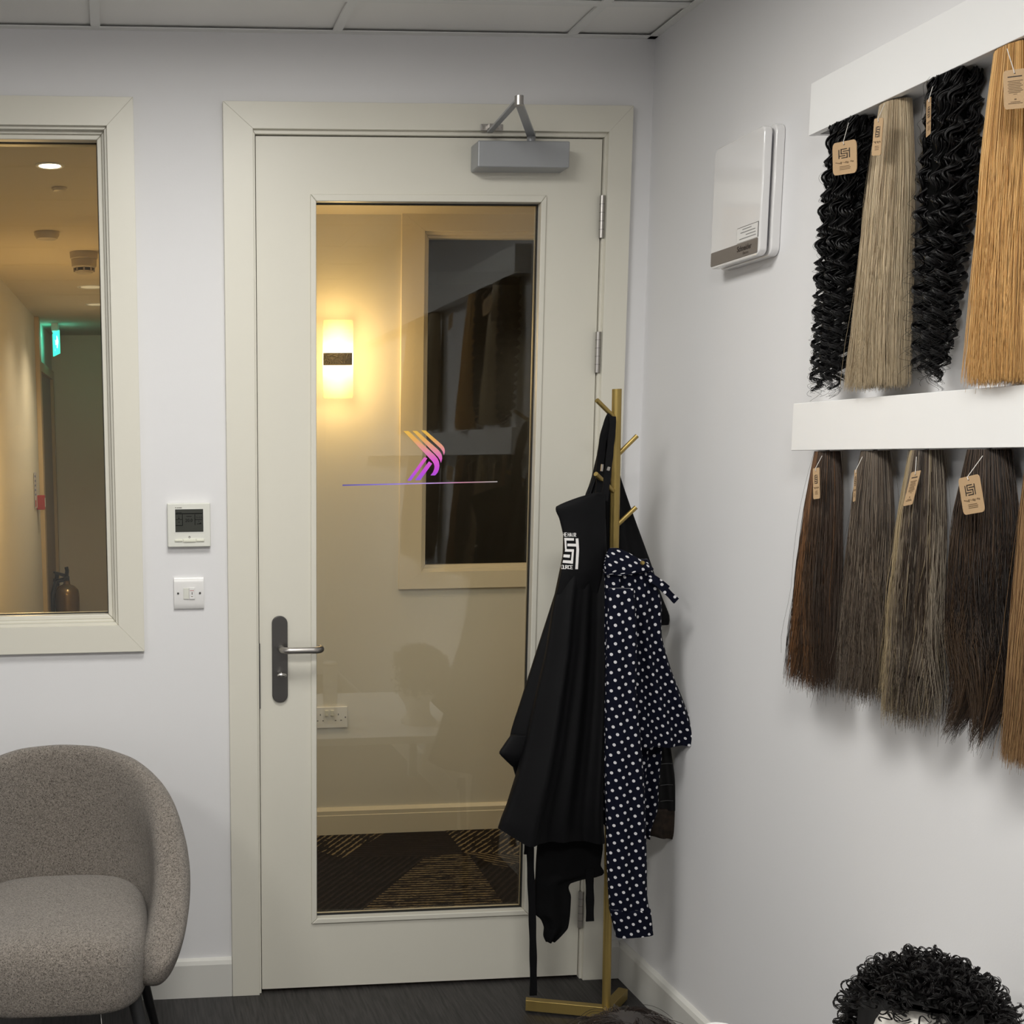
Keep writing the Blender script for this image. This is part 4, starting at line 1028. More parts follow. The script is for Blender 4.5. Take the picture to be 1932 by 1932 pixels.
strap('neck_strap', [onY(1131, 938, -.33), onY(1131, 880, -.31), onY(1137, 830, -.305), onY(1146, 795, -.30), onY(1152, 784, -.292)], .018, FAB, ap, n=40)
strap('strap_slider', [onY(1136.5, 876, -.336), onY(1135, 889, -.337)], .005, STEEL, ap, n=6)
strap('strap_slider', [onY(1149, 881, -.350), onY(1147, 888, -.351)], .006, STEEL, ap, n=6)
# logo print, laid on the bib by ray cast from the front
bpy.context.view_layer.update()
flap = [o for o in ap.children if o.name.startswith('bib_flap')][0]
def bvh_of(objs):
    vs, fs = [], []
    for o in objs:
        n0 = len(vs); mw = o.matrix_world
        vs += [mw @ x.co for x in o.data.vertices]; fs += [tuple(n0+i for i in p.vertices) for p in o.data.polygons]
    return BVHTree.FromPolygons(vs, fs)
BV = bvh_of([flap, body])
def lay(poly_px, name, m, nsub=7):
    """polygon in photo pixels (quad) subdivided and laid on the cloth"""
    (a, b, c, d) = [Vector((*p, 0)) for p in poly_px]
    grid = []; vs = []; fs = []
    for i in range(nsub+1):
        for j in range(nsub+1):
            u_, v_ = j/nsub, i/nsub
            p = (a*(1-u_)+b*u_)*(1-v_)+(d*(1-u_)+c*u_)*v_
            dr_ = Vector(ray(p.x, p.y)).normalized(); hit = BV.ray_cast(Vector(CAM), dr_)
            grid.append(len(vs) if hit[0] is not None else -1)
            vs.append(tuple(hit[0]-dr_*.0012) if hit[0] is not None else (0, 0, 0))
    for i in range(nsub):
        for j in range(nsub):
            q = [grid[i*(nsub+1)+j], grid[i*(nsub+1)+j+1], grid[(i+1)*(nsub+1)+j+1], grid[(i+1)*(nsub+1)+j]]
            if min(q) >= 0: fs.append(tuple(q))
    used = sorted({i for f_ in fs for i in f_}); mp_ = {o_: n_ for n_, o_ in enumerate(used)}
    if not fs: return
    mb = MB(); mb.v = [vs[i] for i in used]; mb.f = [tuple(mp_[i] for i in f_) for f_ in fs]
    W(mb, name, m, ap, fixn=False)
def ZL(x, y): return (1040+x/16.1, 980+y/16.1)
for quad in ([(395, 560), (690, 568), (690, 645), (400, 640)], [(398, 560), (455, 560), (470, 905), (418, 905)], [(490, 733), (775, 740), (775, 825), (490, 815)], [(740, 580), (825, 575), (845, 900), (765, 900)],
             [(765, 895), (848, 895), (812, 1512), (730, 1512)], [(425, 900), (690, 905), (690, 985), (412, 978)], [(635, 905), (692, 905), (660, 1345), (590, 1345)], [(378, 1062), (572, 1072), (562, 1165), (366, 1148)], [(362, 1235), (640, 1252), (640, 1345), (345, 1315)]):
    lay([ZL(*p) for p in quad], 'logo_print', PRINTW)
# letters of the print: strokes on a 3x4 cell
GL = {'T': [((0, 0), (2, 0)), ((1, 0), (1, 4))], 'H': [((0, 0), (0, 4)), ((2, 0), (2, 4)), ((0, 2), (2, 2))], 'E': [((0, 0), (0, 4)), ((0, 0), (2, 0)), ((0, 2), (1.7, 2)), ((0, 4), (2, 4))],
      'A': [((0, 4), (1, 0)), ((1, 0), (2, 4)), ((.5, 2.7), (1.5, 2.7))], 'I': [((1, 0), (1, 4))], 'R': [((0, 0), (0, 4)), ((0, 0), (1.8, .3)), ((1.8, .3), (1.8, 1.8)), ((1.8, 1.8), (0, 2.2)), ((.6, 2.1), (2, 4))],
      'O': [((0, 0), (2, 0)), ((2, 0), (2, 4)), ((2, 4), (0, 4)), ((0, 4), (0, 0))], 'U': [((0, 0), (0, 4)), ((0, 4), (2, 4)), ((2, 4), (2, 0))], 'C': [((2, .2), (0, .2)), ((0, .2), (0, 3.8)), ((0, 3.8), (2, 3.8))]}
def letters(word, x0, y0, cw, ch, gap_, sw, dyx=0.0):
    x = x0
    for ch_ in word:
        if ch_ == ' ': x += cw*.5; continue
        for (p, q) in GL[ch_]:
            a = Vector((x+p[0]*cw/2, y0+p[1]*ch/4+(x-x0)*dyx)); b = Vector((x+q[0]*cw/2, y0+q[1]*ch/4+(x-x0)*dyx))
            d = (b-a).normalized(); n_ = Vector((-d.y, d.x))*sw
            a = a-d*sw*.5; b = b+d*sw*.5
            lay([ZL(*(a+n_)), ZL(*(b+n_)), ZL(*(b-n_)), ZL(*(a-n_))], 'logo_letter', PRINTW, 2)
        x += cw+gap_
letters('HE HAIR', 358, 405, 48, 110, 16, 9, .03)
letters('OURCE', 305, 1390, 56, 105, 16, 9, .03)

# ------------------------------------------------------------------ wall box on the right wall
def wallbox():
    xf = XR-.045
    yr = onX(1443, 240, xf)[1]; yl = onX(1348, 300, xf)[1]
    z1 = onX(1440, 236, xf)[2]; z0 = onX(1348, 507, xf)[2]
    e = empty('wall_unit', (XR, (yr+yl)/2, z0)); tag(e, 'white glossy rounded control box with a grey band on the right wall', 'wall unit')
    GW = mat('glossy_white_plastic', (.80, .79, .79), .12, coat=.4)
    def rr(y0, y1, a, b, r_): return rounded(y0, y1, a, b, r_, 6)
    # base against the wall, recessed neck, front cover
    W(MB().prism(rr(yr-.004, yl+.004, z0-.002, z1+.004, .018), XR-.020, XR-.0003, 'x'), 'back_box', GW, e, bevel=.003)
    W(MB().prism(rr(yr+.010, yl-.010, z0+.010, z1-.010, .014), XR-.027, XR-.019, 'x'), 'neck', mat('grey_seal', (.16, .16, .18), .5), e)
    W(MB().prism(rr(yr, yl, z0, z1, .016), xf, XR-.026, 'x'), 'cover', GW, e, bevel=.004, seg=3)
    zb1 = onX(1443, 455, xf)[2]; zb1 = z0+.0365
    W(MB().prism(rounded(yr+.006, yl-.006, z0+.006, zb1, .003, 3)[:], xf-.0012, xf, 'x'), 'grey_band', mat('grey_brown_band', (.17, .15, .135), .35), e)
    # rating label
    la, lb = yr+.008, yr+.108-.0
    w_ = yl-yr
    la, lb = yr+.006, yr+.006+w_*.42
    W(MB().prism([(la, zb1+.002), (lb, zb1+.002), (lb, zb1+.030), (lb-.003, zb1+.034), (la, zb1+.034)], xf-.0010, xf, 'x'), 'label_border', INK, e)
    W(MB().prism([(la+.0008, zb1+.0015), (lb-.0012, zb1+.0015), (lb-.0012, zb1+.030), (lb-.004, zb1+.0328), (la+.0008, zb1+.0328)], xf-.0014, xf, 'x'), 'label', WPLASTIC, e)
    for k, (f0, f1) in enumerate(((.30, .72), (.12, .80), (.10, .55), (.08, .85))):
        zz = zb1+.028-.0065*k
        W(MB().box(xf-.0018, xf-.0010, la+(lb-la)*f0, la+(lb-la)*f1, zz-.0009, zz+.0009), 'label_line', mat('grey_print', (.25, .25, .25), .6), e)
    # brand print: reads from the corner side towards the camera
    mw = Matrix.Translation((xf-.0016, yr+.084*w_/.2, z0+.0195)) @ Matrix.Rotation(-math.pi/2, 4, 'Z') @ Matrix.Rotation(math.pi/2, 4, 'X')
    keep_world(text_mesh('brand_print', 'Schneider', .0165, INK, mw=mw, bold=.0004), e)
    mw = Matrix.Translation((xf-.0016, yr+.060*w_/.2, z0+.0105)) @ Matrix.Rotation(-math.pi/2, 4, 'Z') @ Matrix.Rotation(math.pi/2, 4, 'X')
    keep_world(text_mesh('brand_print', 'Electric', .0085, INK, mw=mw), e)
wallbox()

# ------------------------------------------------------------------ hair rails
RF = XR-.060
def rail(lab, y0, z0, z1):
    e = empty('display_rail', (XR, y0, z0)); tag(e, lab, 'wall rail', 'white hair display rails')
    W(MB().box(RF+.0165, XR-.0003, -3.75, y0, z1-.012, z1), 'top_board', RAILW, e, bevel=.0015)
    W(MB().box(RF, RF+.016, -3.75, y0, z0, z1), 'front_board', RAILW, e, bevel=.0015)
    W(MB().box(RF+.0165, XR-.0003, -3.75, y0-.030, z0+.004, z0+.016), 'hook_strip', RAILW, e)
    W(MB().box(RF+.0165, XR-.0003, y0-.012, y0-.0002, z0+.001, z1-.0125), 'end_board', RAILW, e)
    return e
rail('upper white hair display rail rising along the right wall', -.914, 2.1124, 2.2104)
rail('lower white hair display rail at eye level on the right wall', -.9112, 1.5028, 1.5968)

# ------------------------------------------------------------------ hair
def tubes(name, P, R, colors, m, sides=3, parent=None, kind=None):
    """P (N,K,3) strand points, R (N,K) radii, colors (N,K,3)"""
    N_, K, _ = P.shape
    Tn = np.gradient(P, axis=1); Tn /= np.linalg.norm(Tn, axis=2, keepdims=True)+1e-12
    ref = np.array([.35, .86, .22]); ref = ref/np.linalg.norm(ref)
    A = np.cross(Tn, ref); A /= np.linalg.norm(A, axis=2, keepdims=True)+1e-9
    B = np.cross(Tn, A)
    ang = np.linspace(0, 2*np.pi, sides, endpoint=False)
    V = P[:, :, None, :] + R[:, :, None, None]*(A[:, :, None, :]*np.cos(ang)[None, None, :, None]+B[:, :, None, :]*np.sin(ang)[None, None, :, None])
    V = V.reshape(-1, 3)
    idx = np.arange(N_*K*sides).reshape(N_, K, sides)
    a = idx[:, :-1, :]; b = np.roll(idx, -1, axis=2)[:, :-1, :]; c = np.roll(idx, -1, axis=2)[:, 1:, :]; d = idx[:, 1:, :]
    Fq = np.stack([a, b, c, d], axis=-1).reshape(-1, 4)
    me = bpy.data.meshes.new(name); me.vertices.add(len(V)); me.vertices.foreach_set('co', V.astype(np.float32).ravel())
    me.loops.add(Fq.size); me.loops.foreach_set('vertex_index', Fq.astype(np.int32).ravel())
    me.polygons.add(len(Fq)); me.polygons.foreach_set('loop_start', np.arange(0, Fq.size, 4, dtype=np.int32)); me.polygons.foreach_set('loop_total', np.full(len(Fq), 4, dtype=np.int32))
    me.polygons.foreach_set('use_smooth', np.ones(len(Fq), dtype=bool))
    me.update(calc_edges=True)
    at = me.color_attributes.new('Col', 'FLOAT_COLOR', 'POINT')
    cc = np.ones((N_, K, sides, 4), np.float32); cc[..., :3] = colors[:, :, None, :]
    at.data.foreach_set('color', cc.ravel())
    me.materials.append(m)
    o = bpy.data.objects.new(name, me); COL.objects.link(o)
    if parent: keep_world(o, parent)
    if kind: o['kind'] = kind
    return o

def noise1(x, seed):
    r_ = np.random.default_rng(seed); n = 64; t = r_.normal(size=n)
    x = np.mod(x, n); i = np.floor(x).astype(int); f_ = x-i; f_ = f_*f_*(3-2*f_)
    return t[i % n]*(1-f_)+t[(i+1) % n]*f_

def hair_tag(parent, corners, m_side='front', string_from=None, seed=0):
    """kraft card tag: corners = 4 world points (tl, tr, br, bl) ; prints laid on it"""
    tl, tr, br, bl = [Vector(c) for c in corners]
    ex, ey = (tr-tl), (bl-tl); w, h = ex.length, ey.length
    nrm = ex.cross(ey).normalized(); view = (Vector(CAM)-tl).normalized()
    if nrm.dot(view) < 0: nrm = -nrm
    def P(u_, v_, d): return tuple(tl+ex*u_+ey*v_+nrm*d)
    r_ = .12; ring = []
    asp = w/h
    for cu, cv, a0 in ((1-r_, r_*asp, -90), (1-r_, 1-r_*asp, 0), (r_, 1-r_*asp, 90), (r_, r_*asp, 180)):
        for i in range(5):
            a = math.radians(a0+90*i/4); ring.append((cu+r_*math.cos(a), cv+r_*asp*math.sin(a)))
    tg_ = MB().loft([[P(u_, v_, -.0006) for u_, v_ in ring], [P(u_, v_, .0006) for u_, v_ in ring]])
    o = W(tg_, 'tag', KRAFT, parent)
    def ink(quads, m, name):
        mb = MB()
        for q in quads:
            mb.loft([[P(u_, v_, .0007) for u_, v_ in q], [P(u_, v_, .0010) for u_, v_ in q]])
        ob = mb.build(name, m, None); ob.parent = o; ob.matrix_parent_inverse = Matrix.Identity(4)
        ob.matrix_parent_inverse = o.matrix_world.inverted() if False else Matrix.Identity(4)
    def bx(u0, v0, u1, v1): return [(u0, v0), (u1, v0), (u1, v1), (u0, v1)]
    ink([bx(.47, .085, .53, .11)], INK, 'eyelet')
    if m_side == 'front':
        L = lambda u0, v0, u1, v1: bx(.26+u0*.48, .22+v0*.29, .26+u1*.48, .22+v1*.29)
        ink([L(0, .05, .08, 1), L(.92, 0, 1, 1), L(.2, .0, .75, .09), L(.2, 0, .28, .55), L(.2, .46, .80, .55), L(.38, .23, .92, .32), L(.72, .46, .80, 1), L(.08, .69, .60, .78), L(.25, .91, .80, 1)], INK, 'logo')
        ink([bx(.13+.07*k, .61+.012*((k*7) % 3), .13+.07*k+.05, .632+.016*((k*5) % 4)) for k in range(11)], INK2, 'handwriting')
        ink([bx(.30, .745, .72, .76), bx(.30, .79, .76, .805), bx(.30, .835, .74, .85)], INK2, 'contact_print')
    else:
        ink([bx(.2, .165, .8, .19)], INK, 'heading')
        ink([bx(.2+.03*((k*3) % 2), .28+.042*k, .82-.05*((k*5) % 3), .296+.042*k) for k in range(8)]+[bx(.42, .62, .58, .632)], INK2, 'print_lines')
        ink([bx(.46, .74, .54, .775), bx(.3, .815, .7, .828), bx(.2, .85, .8, .868)], INK2, 'foot_print')
    if string_from is not None:
        W(MB().tube([P(.5, .095, .0012), P(.5, .02, .002), string_from], .0006, 6), 'tag_string', THREAD, parent)
    return o

def hank_frame(top, bot, xw_top, xw_bot):
    T_ = onX(top[0], top[1], xw_top); B_ = onX(bot[0], bot[1], xw_bot)
    return T_, B_

def straight_hank(name, lab, top, bot, r_top, r_bot, cols, seed, n=1300, K=13, xt=XR-.036, xb=XR-.055, wave=.004, curl=0.0, ragged=.05, group='hair hanks on the lower rail', bulge=.25, flyaway=40, bands=None, clump=.35, flick=False):
    """a hank of hair; r_* = (radius along the wall, radius out from the wall)"""
    rg = np.random.default_rng(seed)
    T_, B_ = hank_frame(top, bot, xt, xb); T_[2] = (2.1124 if 'upper' in group else 1.5028)-.002
    e = empty(name, tuple(T_)); tag(e, lab, 'hair extension', group)
    t = np.linspace(0, 1, K)
    N_ = n+flyaway
    rad = np.sqrt(rg.uniform(.30, 1, N_)); th = rg.uniform(0, 2*np.pi, N_)
    a, b = rad*np.cos(th), rad*np.sin(th)
    # clump: strands gather in locks
    nl = 26; lock = rg.integers(0, nl, N_); la = np.sqrt(rg.uniform(0.1, 1, nl)); lth = rg.uniform(0, 2*np.pi, nl)
    ca, cb = la*np.cos(lth), la*np.sin(lth)
    tt = t[None, :]
    g = np.clip((tt-.25)/.75, 0, 1)**1.3*clump
    A = a[:, None]*(1-g)+ca[lock][:, None]*g; B = b[:, None]*(1-g)+cb[lock][:, None]*g
    prof_ = tt**.85
    rw = r_top[0]+(r_bot[0]-r_top[0])*prof_ + bulge*r_top[0]*np.sin(np.pi*np.minimum(1, tt*1.6))*.5
    rd = r_top[1]+(r_bot[1]-r_top[1])*prof_
    length = np.clip(1+.8*ragged+rg.normal(0, .7*ragged, N_)-rg.exponential(.9*ragged, N_), .72, 1.14)
    s = tt*length[:, None]
    if flick:      # the ends gather in two pointed curls
        tgt = np.where(a > .05, .66, -.16)[:, None]; fk = np.clip((s-.74)/.34, 0, 1)**1.3
        A = A*(1-.86*fk)+tgt*.86*fk; B = B*(1-.8*fk)
    yy = T_[1]+(B_[1]-T_[1])*s + rw*A
    xx = T_[0]+(B_[0]-T_[0])*s + rd*B
    zz = T_[2]+(B_[2]-T_[2])*s + 0*A
    wv = wave*(tt**1.2)
    for q in range(2):
        ph = noise1(lock*3.7+q*11, seed+q)[:, None]*3; fr = 1.2+q*1.7
        yy = yy+wv*np.sin(fr*2*np.pi*tt+ph+q)*(1 if q == 0 else .5); xx = xx+wv*.6*np.cos(fr*2*np.pi*tt*.9+ph)
    yy += .0012*rg.normal(size=(N_, 1))*tt; 
    jit = rg.normal(0, 1, (N_, K)); jit = (jit+np.roll(jit, 1, 1)+np.roll(jit, 2, 1))/3
    yy += .0016*jit*tt
    if curl:
        cph = rg.uniform(0, 6.28, nl)[lock][:, None]; amt = curl*np.clip((s-.55)/.45, 0, 1)**1.5
        yy += amt*np.sin(5.5*s+cph); xx += amt*.8*np.cos(5.5*s+cph)
    if flick: yy += -.030*np.sin(np.pi*.9*fk)*np.where(a > .05, 1, .7)[:, None]+.012*fk**3; zz -= .030*fk**2
    fl = slice(n, N_)
    if flyaway:
        dv = rg.normal(0, 1, (flyaway, 1)); yy[fl] += .022*dv*tt**1.6+.008*np.sin(4*tt+dv*5); xx[fl] += .012*rg.normal(0, 1, (flyaway, 1))*tt
    xx = np.minimum(xx, XR-.003)
    P = np.stack([xx, yy, zz], -1)
    R = np.full((N_, K), .00062); R *= (1-.72*tt**3); R[fl] = .00026
    cols = np.array(cols)
    if bands is not None:      # colour set by position along the wall, so streaks stay together
        pos = np.clip((.5-A[:, K//2]*.5), 0, .999); ci = np.array(bands)[np.floor(pos*len(bands)).astype(int)]
        mixr = rg.uniform(size=N_) < .22; ci = np.where(mixr, rg.integers(0, len(cols), N_), ci)
    else:
        ci = rg.integers(0, len(cols), nl)[lock]; mixr = rg.uniform(size=N_) < .15; ci = np.where(mixr, rg.integers(0, len(cols), N_), ci)
    C = cols[ci]*rg.uniform(.85, 1.15, (N_, 1))
    C = np.repeat(C[:, None, :], K, 1)
    tubes('hair_strands', P, R, C, HAIR, 3, e, 'stuff')
    # core so the wall does not show through
    rings = []
    for q in np.linspace(0, .66 if flick else .86, 20):
        rw_ = (r_top[0]+(r_bot[0]-r_top[0])*q**.85+bulge*r_top[0]*math.sin(math.pi*min(1, q*1.6))*.5)*.66; rd_ = (r_top[1]+(r_bot[1]-r_top[1])*q**.85)*.66
        cx_, cy_, cz_ = [T_[i]+(B_[i]-T_[i])*q for i in range(3)]
        rings.append([(min(cx_+rd_*math.sin(an), XR-.003), cy_+rw_*math.cos(an)*(1+.12*math.sin(3*an+q*3)), cz_) for an in np.linspace(0, 2*math.pi, 24, endpoint=False)])
    key = 'core_'+name+str(seed)
    W(MB().loft(rings), 'hair_core', mat(key, tuple(cols.mean(0)*.55), .7), e, smooth=True)
    # elastic band / weft and hanging hook
    W(MB().tube([(T_[0], T_[1], T_[2]+.0055), (T_[0], T_[1], T_[2]-.012)], [.004, .004], 10), 'hanging_loop', mat('clear_hook', (.5, .5, .52), .3), e, smooth='auto')
    return e, T_, B_

def curly_hank(name, lab, top, bot, r_top, r_mid, r_bot, seed, nl=15, group='hair hanks on the upper rail'):
    rg = np.random.default_rng(seed)
    xt, xb = XR-.042, XR-.050
    T_, B_ = hank_frame(top, bot, xt, xb); T_[2] = 2.1124-.002
    e = empty(name, tuple(T_)); tag(e, lab, 'hair extension', group)
    K = 190; t = np.linspace(0, 1, K)[None, :]
    sub = 11; N_ = nl*sub
    lock = np.repeat(np.arange(nl), sub)
    la = np.sqrt((np.arange(nl)+.5)/nl); lth = np.arange(nl)*2.39996
    ca, cb = (la*np.cos(lth))[lock][:, None], (la*np.sin(lth))[lock][:, None]
    length = np.clip(1+rg.normal(0, .05, nl), .84, 1.07)[lock][:, None]
    s = t*length
    def prof3(v0, v1, v2): return np.where(t < .45, v0+(v1-v0)*(t/.45), v1+(v2-v1)*((t-.45)/.55))
    rw, rd = prof3(r_top[0], r_mid[0], r_bot[0]), prof3(r_top[1], r_mid[1], r_bot[1])
    yy = T_[1]+(B_[1]-T_[1])*s+rw*ca; xx = T_[0]+(B_[0]-T_[0])*s+rd*cb; zz = T_[2]+(B_[2]-T_[2])*s+0*ca
    L = T_[2]-B_[2]; turns = L/.031
    ph = (la*np.cos(lth)*1.6+rg.normal(0, .55, nl))[lock][:, None]
    hr = .0045+.0075*np.clip((t-.25)/.5, 0, 1); hr = hr*np.clip(t*8, .4, 1)
    sgn = np.where(la*np.sin(lth) < 0, -1, 1)[lock][:, None]
    w = 2*np.pi*turns*s*(1+.025*rg.normal(size=nl)[lock][:, None])+ph
    # sub-strand spread inside a lock: thick bundle at the top, thin at the tip
    sp_ = np.where(t < .30, .0105, .0105-.0092*np.clip((t-.30)/.5, 0, 1)); so = rg.uniform(0, 6.28, N_)[:, None]; sr = np.sqrt(rg.uniform(.05, 1, N_))[:, None]
    loose = .12*rg.normal(size=(N_, 1))*np.clip((t-.6)/.4, 0, 1)*3
    yy = yy+hr*np.cos(w*1+loose)+sp_*sr*np.cos(so+w*.5); xx = xx+hr*.9*np.sin(w+loose)*sgn+sp_*sr*np.sin(so+w*.5); zz = zz+.003*np.sin(w+so)
    xx = np.minimum(xx, XR-.003)
    P = np.stack([xx, yy, zz], -1)
    R = (.0025*(1-.72*np.clip((t-.45)/.55, 0, 1)))*np.ones((N_, 1))
    C = np.array([.0045, .004, .0045])*rg.uniform(.6, 1.5, (N_, 1)); C = np.repeat(C[:, None, :], K, 1)
    tubes('hair_strands', P, R, C, HAIRB, 3, e, 'stuff')
    # fine frizz
    Nf = 90; idx = rg.integers(0, N_, Nf); Pf = P[idx].copy(); off = rg.normal(0, 1, (Nf, 1)); k = np.linspace(0, 1, K)[None, :]
    Pf[:, :, 1] += off*.010*(k**1.3)+.004*np.sin(k*22+off*9); Pf[:, :, 2] -= .02*k*rg.uniform(0, 1, (Nf, 1)); Pf[:, :, 0] = np.minimum(Pf[:, :, 0]-.004*np.abs(off), XR-.003)
    tubes('frizz', Pf, np.full((Nf, K), .0003), np.full((Nf, K, 3), .012), HAIRB, 3, e, 'stuff')
    rings = []
    for q in np.linspace(0, .62, 14):
        rw_ = np.interp(q, [0, .45, 1], [r_top[0], r_mid[0], r_bot[0]])*.7; rd_ = np.interp(q, [0, .45, 1], [r_top[1], r_mid[1], r_bot[1]])*.7
        if q > .45: rw_ *= 1-(q-.45)*3; rd_ *= 1-(q-.45)*3
        cx_, cy_, cz_ = [T_[i]+(B_[i]-T_[i])*q for i in range(3)]
        rings.append([(min(cx_+rd_*math.sin(an), XR-.003), cy_+rw_*math.cos(an), cz_) for an in np.linspace(0, 2*math.pi, 20, endpoint=False)])
    W(MB().loft(rings), 'hair_core', mat('black_hair_core', (.002, .002, .002), .9, spec=.05), e, smooth=True)
    W(MB().tube([(T_[0], T_[1], T_[2]+.0055), (T_[0], T_[1], T_[2]-.012)], [.004, .004], 10), 'hanging_loop', mat('clear_hook'), e, smooth='auto')
    return e, T_, B_

def tag_at(px_quad, xplane_l, xplane_r):
    """tag corners from photo pixels, left corners at one distance from the wall, right corners at another"""
    tl, tr, br, bl = px_quad
    return [onX(*tl, xplane_l), onX(*tr, xplane_r), onX(*br, xplane_r), onX(*bl, xplane_l)]

# upper rail
h1, T1, B1 = curly_hank('curly_hair_hank', 'black curly hair hank first on the upper rail with a logo card in front', (1605, 232), (1566, 702), (.040, .030), (.050, .034), (.034, .026), 11)
hair_tag(h1, tag_at([(1571, 271), (1616, 262), (1617, 321), (1572, 332)], XR-.092, XR-.098), 'front', tuple(onX(1601, 232, XR-.07)))
h2, T2, B2 = straight_hank('straight_hair_hank', 'pale ash blonde straight hair hank between the two black curly hanks', (1690, 188), (1654, 726), (.034, .022), (.085, .046), [(.60, .49, .33), (.54, .43, .28), (.66, .56, .40), (.36, .27, .17), (.58, .47, .32)], 21, n=2700, ragged=.012, wave=.003, group='hair hanks on the upper rail', flyaway=26)
hair_tag(h2, tag_at([(1650, 224), (1667, 222), (1662, 291), (1645, 294)], XR-.090, XR-.086), 'front', tuple(onX(1669, 196, XR-.06)))
h3, T3, B3 = curly_hank('curly_hair_hank', 'black curly hair hank beside the golden blonde hank on the upper rail', (1798, 140), (1757, 682), (.042, .030), (.052, .034), (.028, .022), 12)
hair_tag(h3, tag_at([(1748, 190), (1757, 182), (1756, 246), (1747, 260)], XR-.092, XR-.086), 'front', tuple(onX(1764, 150, XR-.06)))
h4, T4, B4 = straight_hank('straight_hair_hank', 'golden blonde straight hair hank at the right end of the upper rail', (1922, 84), (1890, 716), (.042, .026), (.080, .044), [(.72, .43, .15), (.64, .36, .12), (.82, .53, .22), (.50, .27, .09), (.76, .47, .18)], 22, n=2700, ragged=.012, wave=.002, group='hair hanks on the upper rail', flyaway=26)
hair_tag(h4, tag_at([(1893, 134), (1938, 128), (1938, 200), (1895, 207)], XR-.105, XR-.108), 'back', tuple(onX(1900, 92, XR-.07)))
# lower rail
l1, _, _ = straight_hank('straight_hair_hank', 'dark brown hair hank with an auburn streak, nearest the corner on the lower rail', (1561, 852), (1531, 1272), (.030, .020), (.082, .045), [(.040, .024, .015), (.075, .042, .023), (.19, .088, .034), (.060, .036, .023), (.030, .019, .013)], 31, n=2600, ragged=.045, wave=.006, clump=.5, bands=[4, 0, 2, 2, 1, 1, 0, 3], flyaway=70)
hair_tag(l1, tag_at([(1534, 884), (1546, 882), (1547, 939), (1535, 942)], XR-.080, XR-.078), 'front', tuple(onX(1551, 860, XR-.06)))
l2, _, _ = straight_hank('straight_hair_hank', 'grey brown highlighted hair hank second from the corner on the lower rail', (1651, 852), (1629, 1290), (.032, .020), (.080, .045), [(.095, .068, .048), (.15, .112, .080), (.062, .043, .030), (.22, .175, .13), (.080, .064, .050)], 32, n=2600, ragged=.045, wave=.008, clump=.5, flyaway=60)
hair_tag(l2, tag_at([(1612, 887), (1617, 885), (1615, 945), (1609, 947)], XR-.082, XR-.078), 'front', tuple(onX(1627, 862, XR-.06)))
l3, _, _ = straight_hank('straight_hair_hank', 'mixed ash blonde and dark brown hair hank third from the corner on the lower rail', (1748, 851), (1713, 1334), (.032, .022), (.084, .046), [(.36, .28, .165), (.070, .048, .033), (.24, .19, .135), (.045, .032, .023), (.30, .25, .19)], 33, n=2700, ragged=.045, wave=.009, clump=.5, bands=[0, 0, 0, 2, 1, 3, 1, 4], flyaway=60)
hair_tag(l3, tag_at([(1720, 891), (1738, 887), (1727, 954), (1704, 955)], XR-.088, XR-.082), 'back', tuple(onX(1729, 862, XR-.06)))
l4, _, _ = straight_hank('wavy_hair_hank', 'very dark brown wavy hair hank with curled ends and a large logo card', (1866, 850), (1838, 1322), (.038, .026), (.096, .048), [(.032, .019, .012), (.052, .030, .018), (.018, .012, .009), (.080, .048, .027), (.024, .015, .011)], 34, n=2700, ragged=.06, wave=.012, curl=.006, flyaway=90, clump=.6, flick=True)
hair_tag(l4, tag_at([(1808, 903), (1847, 894), (1857, 962), (1819, 972)], XR-.104, XR-.112), 'front', tuple(onX(1854, 860, XR-.07)))
l5, _, _ = straight_hank('straight_hair_hank', 'light golden brown long hair hank cut by the right photo edge, lower rail', (1980, 849), (1946, 1432), (.034, .024), (.056, .040), [(.30, .17, .075), (.25, .14, .06), (.36, .22, .10), (.20, .11, .05)], 35, n=2000, ragged=.02, wave=.003, flyaway=20)

# hanks further along the rails: outside the frame, mirrored in the door glass
def copy_hank(src, y, lab):
    c = src.copy(); COL.objects.link(c); c.location.y = y; c['label'] = lab
    for ch in src.children:
        if ch.name.startswith('tag'): continue
        d = ch.copy(); COL.objects.link(d); mi = ch.matrix_parent_inverse.copy(); d.parent = c; d.matrix_parent_inverse = mi
    return c
for src, y, lab in ((h2, -2.12, 'pale blonde hair hank beyond the photo edge on the upper rail, mirrored in the door'), (h1, -2.32, 'black curly hair hank beyond the photo edge on the upper rail, mirrored in the door'),
                    (h4, -2.52, 'golden blonde hair hank beyond the photo edge on the upper rail, mirrored in the door'), (l2, -2.10, 'grey brown hair hank beyond the photo edge on the lower rail, mirrored in the door'),
                    (l3, -2.30, 'mixed blonde hair hank beyond the photo edge on the lower rail, mirrored in the door'), (l1, -2.50, 'auburn streaked hair hank beyond the photo edge on the lower rail, mirrored in the door')):
    copy_hank(src, y, lab)

# ------------------------------------------------------------------ low table with wig heads in front of the right wall
tb = empty('side_table', (1.0, -1.75, 0)); tag(tb, 'low white table against the right wall carrying the wig heads, below the photo edge', 'table')
TZ = .40
W(MB().box(.50, XR-.02, -2.40, -1.42, TZ-.03, TZ), 'table_top', RAILW, tb, bevel=.002)
for xx in (.53, XR-.06):
    for yy in (-2.36, -1.46):
        W(MB().box(xx-.018, xx+.018, yy-.018, yy+.018, 0, TZ-.03), 'leg', RAILW, tb)

